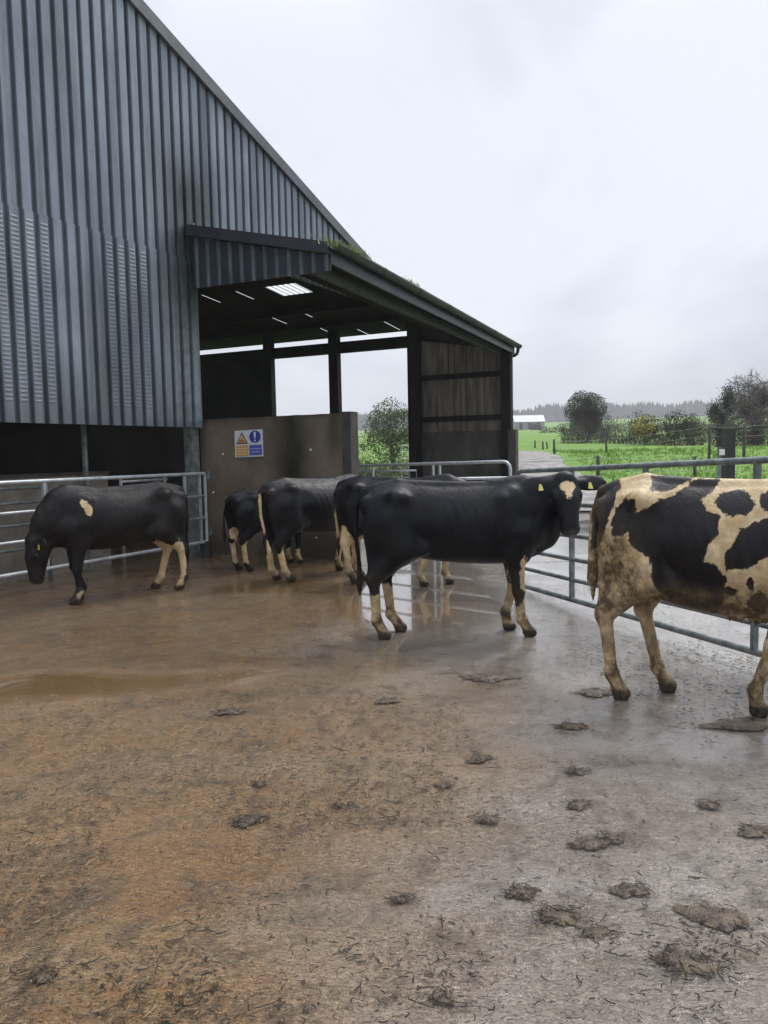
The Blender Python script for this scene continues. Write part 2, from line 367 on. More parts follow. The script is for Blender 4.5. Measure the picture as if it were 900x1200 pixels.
for nm, args in (('yard_floor', (-5.2, 5.2, 1.0, 10.5, .03, 1.0)),):
    V, Fq, P = yard_patch(nm, *args); o = numesh(nm, V, Fq, MT['yard']); setattr_(o, 'puddle', P); setattr_(o, 'wet', wetness(V[:, 0], V[:, 1]))
    X, Y = V[:, 0], V[:, 1]
    setattr_(o, 'grey', np.clip(sstep(-.9, .8, X - (Y-4)*.02 + (fbm(X*.8, Y*.8)-.47)*2.2), 0, 1)); tag(o, kind='structure')
# coarse surround: built as a ring so nothing overlaps
def ring(x0, x1, y0, y1, st):
    V, Fq, P = yard_patch('r', x0, x1, y0, y1, st, .4); return V, Fq, P
VV, FF, PP, b = [], [], [], 0
for a in ((-14, -5.2, -4, 10.5, .2), (5.2, 14, -4, 10.5, .2), (-5.2, 5.2, -4, 1.0, .2), (-14, 4.6, 10.5, 27.5, .2), (4.6, 14, 10.5, 19.5, .2)):
    V, Fq, P = ring(*a); VV.append(V); FF.append(Fq+b); PP.append(P); b += len(V)
V = np.concatenate(VV); o = numesh('yard_surround', V, np.concatenate(FF), MT['yard']); setattr_(o, 'puddle', np.concatenate(PP)); setattr_(o, 'wet', wetness(V[:, 0], V[:, 1])); tag(o, kind='structure')
setattr_(o, 'grey', np.clip(sstep(-.9, .8, V[:, 0]), 0, 1))

# ------------------------------------------------------------------ barn
GA = R(28.5); G = Vector((math.sin(GA), math.cos(GA), 0)); GN = Vector((math.cos(GA), -math.sin(GA), 0))   # along wall, outward
B0 = Vector((-2.80, 11.9, 0))
def gp(t, z, off=0.0): return B0 + G*t + GN*off + Vector((0, 0, z))
t1 = xat(430, B0, G); P1 = B0+G*t1; z1 = zat(430, 303, P1.y)
t0 = xat(155, B0, G); P0_ = B0+G*t0
r_ = ray(155, 2); kk = r_.x/r_.y; t0 = (kk*B0.y-B0.x)/(G.x-kk*G.y); z0 = zat(155, 2, (B0+G*t0).y)
slope = (z0-z1)/(t1-t0)
def rake(t): return z1 + slope*(t1-t)
TL = -7.5; TE = t1+.7                                # gable extents
Z_LAP, Z_BOT = 4.5, 1.985
Z_H0 = 5.06                                          # lean-to roof height at gable
barn = empty('barn', tuple(B0), 0, 'tall barn clad in blue grey ribbed metal sheets with a steep sloping verge', 'barn')
def clad_sheet(t_a, t_b, zb, zt, off=0.0, pitch=.2):
    prof = [(0, 0.0), (.014, -.042), (.066, -.042), (.08, 0.0)]; mb = MB(); us = []
    k0 = math.floor(t_a/pitch); k = k0
    while k*pitch < t_b:
        for du, d in prof:
            u = k*pitch+du
            if t_a <= u <= t_b: us.append((u, d))
        k += 1
    if us[0][0] > t_a: us.insert(0, (t_a, us[0][1]))
    us.append((t_b, us[-1][1]))
    top = lambda u: zt(u) if callable(zt) else zt
    nz_ = 26; vs = []
    for u, d in us:
        for i in range(nz_+1): vs.append(gp(u, zb+(top(u)-zb)*i/nz_, off+d))
    m = nz_+1; fs = [(a*m+i, (a+1)*m+i, (a+1)*m+i+1, a*m+i+1) for a in range(len(us)-1) for i in range(nz_)]
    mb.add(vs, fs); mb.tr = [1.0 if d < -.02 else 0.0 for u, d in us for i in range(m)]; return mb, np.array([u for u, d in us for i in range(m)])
def stain_attrs(o, tt):
    co = np.array([v.co for v in o.data.vertices]) ; z = co[:, 2]
    st = np.exp(-((tt+.15)/.45)**2)*sstep(5.6, 4.9, z)*sstep(2.6, 4.2, z)*1.0
    st = np.maximum(st, np.exp(-((tt+.1)/.5)**2)*sstep(6.0, 5.1, z)*sstep(4.4, 5.0, z)*.9)
    st = np.maximum(st, np.exp(-((tt+.05)/.55)**2-((z-5.3)/.75)**2)*1.1); st = np.maximum(st, np.exp(-((tt+1.75)/.35)**2)*sstep(4.3, 2.4, z)*.6)
    st = np.maximum(st, sstep(3.2, 2.0, z)*.45*sstep(-2.2, -1.2, -np.abs(tt+2.0)))
    al = np.exp(-((tt+.25)/.35)**2)*sstep(5.0, 4.0, z)*.9
    setattr_(o, 'stain', np.clip(st, 0, 1)); setattr_(o, 'algae', np.clip(al, 0, 1))
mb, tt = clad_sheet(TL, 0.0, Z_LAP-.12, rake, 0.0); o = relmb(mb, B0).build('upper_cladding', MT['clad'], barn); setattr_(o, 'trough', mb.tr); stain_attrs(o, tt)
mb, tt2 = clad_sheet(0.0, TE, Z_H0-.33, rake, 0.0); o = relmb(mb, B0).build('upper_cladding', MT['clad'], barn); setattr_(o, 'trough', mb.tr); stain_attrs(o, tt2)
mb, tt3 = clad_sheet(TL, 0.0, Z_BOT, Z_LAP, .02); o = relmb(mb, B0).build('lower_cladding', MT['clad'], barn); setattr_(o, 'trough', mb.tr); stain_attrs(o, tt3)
# corner trim down the free edge of the lower cladding
mb = MB(); mb.bar(gp(.012, Z_BOT-.02, .0), gp(.012, Z_H0, .0), .05, .025, up=GN); ct = relmb(mb, B0).build('corner_trim', MT['clad'], barn)
setattr_(ct, 'stain', [.5]*8); setattr_(ct, 'algae', [.9]*8)
# louvre strips pressed into some crests of the lower sheets
def crest_center(k): return k*.2+.14
for k in list(range(-9, -5))[0:4] + [-17, -16, -15, -14]:
    mb = MB(); z = Z_BOT+.25
    while z < Z_LAP-.10:
        c = crest_center(k)
        p = [gp(c-.05, z, .021), gp(c+.05, z, .021), gp(c+.05, z+.03, .021), gp(c-.05, z+.03, .021)]
        q = [gp(c-.042, z+.014, .0255), gp(c+.042, z+.014, .0255)]
        mb.add(p+q, [(0, 1, 5, 4), (4, 5, 2, 3), (0, 4, 3), (1, 2, 5)])
        z += .052
    o = relmb(mb, B0).build('louvre_strip', MT['clad'], barn); setattr_(o, 'stain', [0]*len(o.data.vertices)); setattr_(o, 'algae', [0]*len(o.data.vertices))
# verge flashing: a face strip and a top lip
mb = MB()
sl = Vector((G.x, G.y, -slope)).normalized(); nup = GN.cross(sl); nup = nup if nup.z > 0 else -nup
A = gp(TL, rake(TL), .0); Bq = gp(TE, rake(TE), .0)
def slab(mb, A, B, d1, d2, a, b_, c, d):
    mb.hexa([A+d1*a+d2*c, B+d1*a+d2*c, B+d1*b_+d2*c, A+d1*b_+d2*c, A+d1*a+d2*d, B+d1*a+d2*d, B+d1*b_+d2*d, A+d1*b_+d2*d])
slab(mb, A, Bq, GN, nup, .012, .05, -.07, .10)
slab(mb, A, Bq, GN, nup, -.5, .05, .102, .125)
slab(mb, A, Bq, GN, nup, .051, .062, -.07, -.05)
relmb(mb, B0).build('verge_flashing', MT['verge'], barn)
mb = MB(); q = -3.0
while q < 10: 
    pA = gp(t1-q*1.6, rake(t1-q*1.6)); q += 1
# roof plane (main)
mb = MB(); slab(mb, A, gp(t1-.4, rake(t1-.4)), GN, nup, -14, -.5, .04, .10); relmb(mb, B0).build('roof', MT['trim'], barn)
# inner walls under the cladding on the pen side
def wall_line(a, b, z0_, z1_, th, m, name, parent, org):
    a = Vector(a); b = Vector(b); a.z = b.z = 0; d = (b-a).normalized(); nn = Vector((-d.y, d.x, 0))*th
    mb = MB(); up = Vector((0, 0, 1)); mb.hexa([a+up*z0_, b+up*z0_, b+nn+up*z0_, a+nn+up*z0_, a+up*z1_, b+up*z1_, b+nn+up*z1_, a+nn+up*z1_])
    return relmb(mb, org).build(name, m, parent)
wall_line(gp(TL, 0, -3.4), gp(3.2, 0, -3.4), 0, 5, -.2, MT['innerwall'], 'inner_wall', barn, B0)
for i, tt_ in enumerate(np.arange(TL+.6, .3, 1.25)):
    mb = MB(); c = gp(tt_, 1.6, -3.34); mb.box(c, (.04, .03, 3.2), -GA+R(90)); relmb(mb, B0).build('panel_joint', MT['darkwood'], barn)
wall_line(gp(-.2, 0, -3.4), gp(-.2, 0, -.15), 2.25, 4.6, .1, MT['innerwall'], 'side_lining', barn, B0)
wall_line(gp(TL, 0, -.35), gp(-.02, 0, -.35), 4.55, 4.6, 12, MT['roofdark'], 'loft_floor', barn, B0)
for tq in (-.06, -1.78, -4.6):
    mb = MB(); mb.box(gp(tq, 2.2, -.14 if tq > -1 else -.5), (.10 if tq < -1 else .16, .10 if tq < -1 else .16, 4.4) if tq != -1.78 else (.05, .05, 4.4), -GA+R(90)); relmb(mb, B0).build('steel_column', MT['galvold'] if tq > -2 else MT['black'], barn)
mb = MB(); mb.bar(gp(TL, Z_BOT+.12, -.08), gp(0, Z_BOT+.12, -.08), .06, .14); relmb(mb, B0).build('sheeting_rail', MT['darkwood'], barn)

# ------------------------------------------------------------------ lean-to cattle shed
HA = R(24.5); H = Vector((math.cos(HA), -math.sin(HA), 0)); E = Vector((math.sin(HA), math.cos(HA), 0))
S0 = B0 + GN*.03 + Vector((0, 0, 0)) - G*.08
sH = xat(392, S0, H)
HC = S0 + H*sH                                      # hood's outer corner
zc = zat(391, 285, HC.y); zb_ = 4.07; zl = zat(221, 264, S0.y)
gE = xat(603, HC, E); EC = HC + E*gE                 # gutter end
z_e = zat(606, 404, EC.y)
print('GEO', t1, z1, t0, z0, slope, 'hood', tuple(HC), zc, zl, 'end', tuple(EC), z_e)
shed = empty('cattle_shed', tuple(S0), 0, 'low open fronted lean-to shed with dark hood, boarded end wall and mossy gutter', 'shed')
# hood sheet
mb = MB(); mb.hexa([S0+H*0+Vector((0,0,zb_)), HC+Vector((0,0,zb_)), HC+E*.03+Vector((0,0,zb_)), S0+E*.03+Vector((0,0,zb_)),
                    S0+Vector((0,0,zl-.18)), HC+Vector((0,0,zc-.16)), HC+E*.03+Vector((0,0,zc-.16)), S0+E*.03+Vector((0,0,zl-.18))])
relmb(mb, S0).build('hood_sheet', MT['hood'], shed)
mb = MB(); s_ = .09
while s_ < sH-.03:
    f = s_/sH; zt = (zl-.18)*(1-f)+(zc-.16)*f; a = S0+H*s_
    mb.hexa([a-H*.032+Vector((0,0,zb_-.005)), a+H*.032+Vector((0,0,zb_-.005)), a+H*.014-E*.03+Vector((0,0,zb_-.005)), a-H*.014-E*.03+Vector((0,0,zb_-.005)),
             a-H*.032+Vector((0,0,zt)), a+H*.032+Vector((0,0,zt)), a+H*.014-E*.03+Vector((0,0,zt)), a-H*.014-E*.03+Vector((0,0,zt))]); s_ += .2
relmb(mb, S0).build('hood_rib', MT['hoodrib'], shed)
mb = MB(); a = S0-H*.03-E*.09; b2 = HC+H*.02-E*.09
mb.hexa([a+Vector((0,0,zl-.16)), b2+Vector((0,0,zc-.15)), b2+E*.088+Vector((0,0,zc-.15)), a+E*.088+Vector((0,0,zl-.16)), a+Vector((0,0,zl)), b2+Vector((0,0,zc)), b2+E*.088+Vector((0,0,zc)), a+E*.088+Vector((0,0,zl))])
relmb(mb, S0).build('hood_flashing', MT['trim'], shed)
# lean-to roof (a thin pitched sheet, ends on the gable plane)
tg = TE+4.6
mb = MB(); up = Vector((0, 0, 1))
g_end = B0+G*(9.8)
RA, RB, RC, RD = S0+up*(zl-.03), HC+up*(zc-.03), EC+up*(z_e+.02), g_end+up*(z_e+.35)
mb.hexa([RA-up*.05, RB-up*.05, RC-up*.05, RD-up*.05, RA, RB, RC, RD]); relmb(mb, S0).build('lean_to_roof', MT['roofdark'], shed)
# gutter: half-round channel, sagging slightly to the outlet
def gutter(A, B, out_, r, n=10):
    vs = []; m = 24
    for i in range(m+1):
        p = A.lerp(B, i/m)
        for k in range(n+1):
            a = math.pi + math.pi*k/n; vs.append(p + out_*(math.cos(a)*r) + up*(math.sin(a)*r*1.05))
        for k in range(n+1):
            a = 2*math.pi - math.pi*k/n; vs.append(p + out_*(math.cos(a)*(r-.008)) + up*(math.sin(a)*(r-.008)*1.05))
    w_ = 2*(n+1); fs = [(i*w_+k, i*w_+(k+1) % w_, (i+1)*w_+(k+1) % w_, (i+1)*w_+k) for i in range(m) for k in range(w_)]
    fs += [tuple(range(w_)), tuple(m*w_+k for k in range(w_))[::-1]]
    return MB().add(vs, fs)
GAo = HC + H*.10 - E*.05 + up*(zc-.02); GBo = EC + H*.10 + E*.12 + up*(z_e-.01)
gut = relmb(gutter(GAo, GBo, H, .085), S0).build('gutter', MT['gutter'], shed, True)
for i in range(1, 7):
    p = GAo.lerp(GBo, i/6.6); q = GAo.lerp(GBo, (i+.012)/6.6)
    relmb(gutter(p, q, H, .098), S0).build('gutter_joint', MT['gutter'], gut)
# fascia and eave purlin below it
mb = MB(); mb.bar(HC+H*.0+up*(zc-.17), EC+up*(z_e-.13), .035, .20); relmb(mb, S0).build('fascia_board', MT['trim'], shed)
mb = MB(); mb.bar(HC-H*.28+up*(zc-.30), EC-H*.28+up*(z_e-.20), .08, .16); relmb(mb, S0).build('eave_purlin', MT['gutter'], shed)
mb = MB(); mb.bar(HC-H*1.1+up*(zc+.10), EC-H*1.1-E*1.0+up*(z_e+.12), .07, .12); relmb(mb, S0).build('roof_purlin', MT['darkwood'], shed)
# outlet bend
p = GBo - E*.1; pts = [p+up*(-.02), p+up*(-.14), p+up*(-.22)-H*.03, p+up*(-.26)-H*.10, p+up*(-.26)-H*.19]
relmb(MB().tube(pts, .042, 12), S0).build('downpipe_bend', MT['gutter'], shed, True)

# far end wall of the shed: beam, posts, boarded panel
WA = R(26); Wd = Vector((-math.cos(WA), math.sin(WA), 0)); WN = Vector((-math.sin(WA), -math.cos(WA), 0))
EW = EC + E*.0 - H*.02
def wp(s, z, off=0.0): return EW + Wd*s + WN*off + up*z
def wx(px): return xat(px, EW, Wd)
s_b0, s_p2, s_p3, s_b1 = wx(490), wx(397), wx(321), wx(205)
zE = z_e-.02
mb = MB(); mb.bar(wp(s_b0-.1, 4.5, .05), wp(s_b1+3, 4.5, .05), .16, .30); relmb(mb, S0).build('eaves_beam', MT['darkwood'], shed)
def post(s, w_, zt, m=MT['darkwood']):
    mb = MB(); c = wp(s, zt/2, .12); mb.box(c, (w_, .22, zt), -WA); relmb(mb, S0).build('post', m, shed)
post(s_b0+.02, .32, 5.0); post(s_p2, .28, 5.0); post(s_p3, .26, 5.0); post(.14, .26, zE-.06)
# closed dark bay at the left
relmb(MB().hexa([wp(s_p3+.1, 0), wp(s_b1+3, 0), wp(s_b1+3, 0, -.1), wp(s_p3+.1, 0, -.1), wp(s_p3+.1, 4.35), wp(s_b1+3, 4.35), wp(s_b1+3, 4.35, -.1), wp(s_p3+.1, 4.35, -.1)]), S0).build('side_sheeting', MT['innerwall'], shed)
# boarded panel: individual uneven boards in one part
mb = MB(); s_ = .27; bw = .165
while s_ < s_b0-.12:
    zt = zE-.1 + (4.75-zE)*(s_/s_b0)*.8; o_ = random.uniform(0, .012); g_ = random.uniform(.003, .009)
    mb.hexa([wp(s_+g_, 2.02, o_), wp(s_+bw-g_, 2.02, o_), wp(s_+bw-g_, 2.02, -.03), wp(s_+g_, 2.02, -.03), wp(s_+g_, zt, o_), wp(s_+bw-g_, zt, o_), wp(s_+bw-g_, zt, -.03), wp(s_+g_, zt, -.03)]); s_ += bw
relmb(mb, S0).build('timber_boarding', MT['wood'], shed)
MB().add([v-S0 for v in (wp(.1, 2.0, -.04), wp(s_b0, 2.0, -.04), wp(s_b0, 4.72, -.04), wp(.1, zE, -.04))], [(0, 1, 2, 3)]).build('light_blocking_sheet', MT['innerwall'], shed)  # dark sheet added behind the boards to block light through the gaps
for z in (3.50, 2.40):
    mb = MB(); mb.bar(wp(.2, z, .06), wp(s_b0-.1, z, .06), .09, .13); relmb(mb, S0).build('cross_rail', MT['darkwood'], shed)
mb = MB(); mb.hexa([wp(.02, 0, .06), wp(s_b0+.05, 0, .06), wp(s_b0+.05, 0, -.12), wp(.02, 0, -.12), wp(.02, 2.06, .06), wp(s_b0+.05, 2.06, .06), wp(s_b0+.05, 2.06, -.12), wp(.02, 2.06, -.12)])
mb.box(wp(-.02, 1.03, .12), (.2, .24, 2.06), -WA)
relmb(mb, S0).build('concrete_panel', MT['panel'], shed)
# lintel darkness over boards: rafter
mb = MB(); mb.bar(wp(0, zE+.0, .10), wp(s_b0, 4.75, .10), .12, .26); relmb(mb, S0).build('end_rafter', MT['darkwood'], shed)
# rear roof: sheet with slits and one translucent roof light
GW = -WN
ROLD = 8.2
def rp(s, d, dz=0.0): return wp(s, 4.93 + .085*d + dz, d)
holes = []
def hole_from_px(pts):
    res = []
    for px, py in pts:
        r = ray(px, py); o_ = Vector((0, 0, CAM_H)); e0 = rp(0, 0); e1 = rp(1, 0)-e0; e2 = rp(0, 1)-e0; nn = e1.cross(e2)
        k = (e0-o_).dot(nn)/r.dot(nn); p = o_+r*k - e0; res.append((p.dot(Wd), p.dot(WN)))
    return res
q = hole_from_px([(321, 337), (344, 332), (369, 344), (336, 347)])
lm = (min(a for a, b in q)-.02, max(a for a, b in q)+.06, min(b for a, b in q)+.12, max(b for a, b in q)+.0)
holes.append(lm)
for a_, b_ in (((281, 341), (293, 351)), ((350, 362), (362, 372)), ((378, 384), (386, 391)), ((453, 376), (465, 387)), ((422, 386), (429, 392)), ((313, 367), (331, 380)), ((243, 347), (252, 353))):
    (s1, d1), (s2, d2) = hole_from_px([a_, b_]); sc_ = (s1+s2)/2; holes.append((sc_-.012, sc_+.012, min(d1, d2, (d1+d2)/2-.35), max(d1, d2, (d1+d2)/2+.35)))
ss = sorted({-.3, s_b1+3.0} | {h[0] for h in holes} | {h[1] for h in holes}); ds = sorted({-.35, ROLD} | {h[2] for h in holes} | {h[3] for h in holes})
mb = MB()
ss = sorted(set(ss) | set(np.arange(0, s_b1+3, .2))); ds = sorted(set(ds) | set(np.arange(0, ROLD, .3)))
for i in range(len(ss)-1):
    for j in range(len(ds)-1):
        if (rp(ss[i], ds[j])-B0).dot(GN) > -.09 or (rp(ss[i], ds[j+1])-B0).dot(GN) > -.09: continue
        cs, cd = (ss[i]+ss[i+1])/2, (ds[j]+ds[j+1])/2
        if any(h[0] < cs < h[1] and h[2] < cd < h[3] for h in holes): continue
        mb.quad(rp(ss[i], ds[j]), rp(ss[i+1], ds[j]), rp(ss[i+1], ds[j+1]), rp(ss[i], ds[j+1]))
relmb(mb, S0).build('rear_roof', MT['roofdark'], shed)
print('ROOFLIGHT', lm)
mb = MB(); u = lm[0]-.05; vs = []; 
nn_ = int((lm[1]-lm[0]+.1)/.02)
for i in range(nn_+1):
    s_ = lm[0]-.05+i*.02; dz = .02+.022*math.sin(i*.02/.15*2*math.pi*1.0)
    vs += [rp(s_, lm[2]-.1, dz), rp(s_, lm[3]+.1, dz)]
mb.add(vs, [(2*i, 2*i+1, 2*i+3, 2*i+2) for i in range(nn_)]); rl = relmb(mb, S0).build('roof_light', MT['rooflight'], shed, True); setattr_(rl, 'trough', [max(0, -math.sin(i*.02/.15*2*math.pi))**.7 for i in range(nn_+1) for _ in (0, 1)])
for d in (1.3, 2.7, 5.6, 6.9):
    s0_ = 0.0
    while (rp(s0_, d)-B0).dot(GN) > -.25: s0_ += .05
    mb = MB(); mb.bar(rp(s0_, d, -.09), rp(s_b1+2.5, d, -.09), .07, .15); relmb(mb, S0).build('roof_purlin', MT['darkwood'], shed)

# tufts growing in the gutter
def tuft(name, c, n_, rad, hgt, m, label):
    mb = MB()
    for i in range(n_):
        b_ = Vector((random.gauss(0, rad), random.gauss(0, rad), 0)) ; b_ = E*b_.x*2.2 + H*b_.y*.35
        tip = b_ + Vector((random.gauss(0, .05), random.gauss(0, .05), hgt*random.uniform(.3, 1))); sd_ = Vector((random.uniform(-1, 1), random.uniform(-1, 1), 0)).normalized()*.006
        md = b_.lerp(tip, .55)+up*.01; mb.add([b_-sd_, b_+sd_, md+sd_*.8, md-sd_*.8, tip], [(0, 1, 2, 3), (3, 2, 4)])
    vs = [E*(rad*2.6*math.cos(2*math.pi*i/16)*q)+H*(rad*.42*math.sin(2*math.pi*i/16)*q)+up*(.012 if q < 1 else -.01) for q in (.5, 1) for i in range(16)]
    mb.add(vs, [(i, (i+1) % 16, 16+(i+1) % 16, 16+i) for i in range(16)]+[tuple(range(16))])
    o = mb.build(name, m); o.location = c; tag(o, label, 'moss tuft', 'tufts growing in the gutter'); return o
tuft('moss_tuft', GAo.lerp(GBo, .045)-up*.03, 750, .13, .11, MT['moss'], 'bright green moss and grass clump at the hood end of the gutter')
tuft('moss_tuft', GAo.lerp(GBo, .26)-up*.03, 300, .11, .10, MT['moss'], 'small wispy green tuft part way along the shed gutter')
tuft('moss_tuft', GAo.lerp(GBo, .44)-up*.05, 80, .10, .07, MT['moss'], 'tiny green sprig in the middle of the shed gutter')

# ------------------------------------------------------------------ front concrete wall with sign
W0 = Vector((-2.86, 12.12, 0)); sW = xat(411, W0, H); 
wallo = empty('concrete_wall', tuple(W0), 0, 'brown stained concrete wall with a dark green streak, under the shed hood', 'wall')
nx_, nz_ = 40, 30; vs = []; 
for i in range(nx_+1):
    for j in range(nz_+1): vs.append(H*(sW*i/nx_) + up*(2.12*j/nz_ + (.02*(fbm(i*.3, 2.0)-.5) if j == nz_ else 0)))
fs = [(i*(nz_+1)+j, (i+1)*(nz_+1)+j, (i+1)*(nz_+1)+j+1, i*(nz_+1)+j+1) for i in range(nx_) for j in range(nz_)]
mb = MB().add(vs, fs); a0, a1 = Vector((0, 0, 0)), H*sW
mb.quad(a0+up*2.12, a1+up*2.12, a1+E*.2+up*2.12, a0+E*.2+up*2.12); mb.quad(a1, a1+E*.2, a1+E*.2+up*2.12, a1+up*2.12); mb.quad(a1+E*.2, a0+E*.2, a0+E*.2+up*2.12, a1+E*.2+up*2.12); mb.quad(a0+E*.2, a0, a0+up*2.12, a0+E*.2+up*2.12)
o = mb.build('panel', MT['wall'], wallo); co = np.array([v.co for v in o.data.vertices]); uu = co@np.array(H)/sW; zz = co[:, 2]
al = np.exp(-((uu-.62)/.11)**2)*sstep(.7, 1.1, zz)*1.0; al = np.maximum(al, sstep(2.0, 2.12, zz)*.7); al = np.maximum(al, sstep(.55, .1, zz)*.55); al = np.maximum(al, np.exp(-((uu-.90)/.05)**2)*sstep(1.2, 1.9, zz)*.8)
setattr_(o, 'algae', al)
mb = MB(); mb.hexa([a1-H*.13-E*.02, a1+H*.012-E*.02, a1+H*.012+E*.22, a1-H*.13+E*.22] + [q+up*2.14 for q in (a1-H*.13-E*.02, a1+H*.012-E*.02, a1+H*.012+E*.22, a1-H*.13+E*.22)])
mb.build('end_pillar', MT['panel'], wallo)
for px, py in ((261, 532), (364, 527), (368, 630), (248, 577)):
    s_ = xat(px, W0, H); Pq = W0+H*s_; z = zat(px, py, Pq.y)
    MB().tube([H*s_+up*z-E*.012, H*s_+up*z+E*.01], .016, 10).build('bolt_cap', MT['white'], wallo)
# sign
def flat(c): 
    g = NG('sign_colour'); n_ = g.noise(25, 4, .6); return g.done(g.mix(g.ramp(n_, .4, .8), c, tuple(x*.72 for x in c)), .4)
s_s = xat(276, W0, H); s_e = xat(309, W0, H); Ps = W0+H*s_s; zt = zat(276, 505, Ps.y); zb = zat(292, 536, (W0+H*(s_s+s_e)/2).y)
SW, SH = s_e-s_s, zt-zb
sign = empty('safety_sign', tuple(W0+H*s_s-E*.02+up*zb), 0, 'small square safety sign with warning triangle and blue circle, on the brown concrete wall', 'sign')
def sq(u, v, off): return H*(u*SW) - E*off + up*(v*SH + .012*u)
def poly(pts, off, name, m):
    mb = MB(); mb.add([sq(u, v, off) for u, v in pts]+[sq(u, v, off-.0015) for u, v in pts], [tuple(range(len(pts)))]+[(i, i+len(pts), (i+1) % len(pts)+len(pts), (i+1) % len(pts)) for i in range(len(pts))]); return mb.build(name, m, sign)
MB().hexa([sq(0, 0, 0), sq(1, 0, 0), sq(1, 0, -.006), sq(0, 0, -.006), sq(0, 1, 0), sq(1, 1, 0), sq(1, 1, -.006), sq(0, 1, -.006)]).build('board', flat((.62, .63, .62)), sign)
cyl = lambda cx, cy, rx, ry, n_=24: [(cx+rx*math.cos(2*math.pi*i/n_), cy+ry*math.sin(2*math.pi*i/n_)) for i in range(n_)]
poly([(.06, .50), (.48, .50), (.27, .94)], .004, 'triangle_border', flat((.02, .02, .02)))
poly([(.115, .53), (.425, .53), (.27, .865)], .007, 'triangle_fill', flat((.60, .50, .30)))
poly([(.16, .54), (.37, .54), (.36, .62), (.31, .64), (.29, .74), (.25, .74), (.23, .65), (.17, .62)], .010, 'warning_figure', flat((.42, .16, .05)))
poly(cyl(.73, .74, .20, .23), .004, 'blue_disc', flat((.02, .05, .28)))
poly([(.69, .92), (.77, .92), (.75, .68), (.71, .68)], .007, 'exclamation_stroke', flat((.7, .72, .75)))
poly(cyl(.73, .60, .03, .035, 12), .007, 'exclamation_dot', flat((.7, .72, .75)))
poly([(.05, .04), (.48, .04), (.48, .44), (.05, .44)], .004, 'orange_panel', flat((.62, .34, .09)))
poly([(.52, .06), (.96, .06), (.96, .44), (.52, .44)], .004, 'blue_panel', flat((.08, .11, .42)))
for i, (a_, b_) in enumerate(((.09, .44), (.12, .42), (.09, .43))): poly([(a_, .31-.1*i), (b_, .31-.1*i), (b_, .34-.1*i), (a_, .34-.1*i)], .007, 'text_line', flat((.75, .6, .4)))
for i, (a_, b_) in enumerate(((.57, .92), (.58, .90))): poly([(a_, .28-.12*i), (b_, .28-.12*i), (b_, .31-.12*i), (a_, .31-.12*i)], .007, 'text_line', flat((.4, .45, .7)))

# ------------------------------------------------------------------ pen wall and rails behind the left gate
PG = Vector((math.sin(R(27)), math.cos(R(27)), 0)); PN = Vector((-PG.y, PG.x, 0))
Q0 = Vector((-2.70, 11.62, 0)); sQ = -5.2
pw = empty('feed_wall', tuple(Q0+PN*.9), 0, 'low brown blockwork feed wall inside the barn, behind the galvanised gate', 'wall')
MB().hexa([PG*-1.05+up*0, PG*-6, PG*-6+PN*.2, PG*-1.05+PN*.2] + [q+up*1.32 for q in (PG*-1.05, PG*-6, PG*-6+PN*.2, PG*-1.05+PN*.2)]).build('block_wall', MT['penwall'], pw)
MB().hexa([PG*-1.03-PN*.03+up*1.322, PG*-6-PN*.03+up*1.322, PG*-6+PN*.24+up*1.322, PG*-1.03+PN*.24+up*1.322] + [q+up*1.36 for q in (PG*-1.03-PN*.03, PG*-6-PN*.03, PG*-6+PN*.24, PG*-1.03+PN*.24)]).build('coping', MT['panel'], pw)
bh = empty('barrier_rails', tuple(Q0+PN*.55), 0, 'thin dark horizontal barrier rails between the barn gate and feed wall', 'barrier')
for z in (.45, .75, 1.02, 1.2): MB().tube([PG*-6+up*z, PG*-2.4+up*z], .018, 8).build('rail', MT['galvold'], bh, True)
for q in (-6, -4.2, -2.4): MB().tube([PG*q, PG*q+up*1.25], .025, 8).build('upright', MT['galvold'], bh, True)
bh = empty('barrier_rails', tuple(Q0+PN*.75), 0, 'short pale rails inside the barn beside the sign wall, seen through the barn gate', 'barrier')
for z in (.5, .85, 1.2): MB().tube([PG*-.95+up*z, PG*-.0+up*z], .02, 8).build('rail', MT['galv'], bh, True)
for q in (-.95, -.05): MB().tube([PG*q, PG*q+up*1.25], .025, 8).build('upright', MT['galv'], bh, True)

# ------------------------------------------------------------------ gates
def gate(name, A, B, zs_a, zs_b, r, uprights, m, label, group=None, round_a=False, round_b=False):
    A = Vector(A); B = Vector(B); d = B-A; g_ = empty(name, (A.x, A.y, 0), 0, label, 'gate', group)
    n_ = len(zs_a); P = lambda f, z: d*f + up*z
    zz_ = lambda i, f: zs_a[i]*(1-f)+zs_b[i]*f
    cz_ = .12 if round_b else .035; cr_ = cz_/d.length
    # outer frame as one bent tube
    pts = []
    def corner(f0, i, sgn_f, sgn_z):
        return [P(f0+sgn_f*cr_*(1-math.cos(a)), zz_(i, f0)+sgn_z*cz_*(1-math.sin(a))) for a in (0, R(30), R(60), R(90))]
    i0, i1 = 0, n_-1
    c = corner(0, i1, 1, 1) ; ca = corner(0, i0, 1, -1); cb = corner(1, i0, -1, -1); cc = corner(1, i1, -1, 1)
    loop = c[::-1] + ca + cb[::-1] + cc
    loop.append(loop[0])
    MB().tube(loop, r, 10, caps=False).build('frame', m, g_, True)
    for i in range(1, n_-1): MB().tube([P(0, zz_(i, 0)), P(1, zz_(i, 1))], r*.82, 8).build('rail', m, g_, True)
    for f in uprights: MB().bar(P(f, zz_(n_-1, f)), P(f, zz_(0, f)), r*1.5, r*1.0, up=d.normalized()).build('upright', m, g_)
    return g_, P
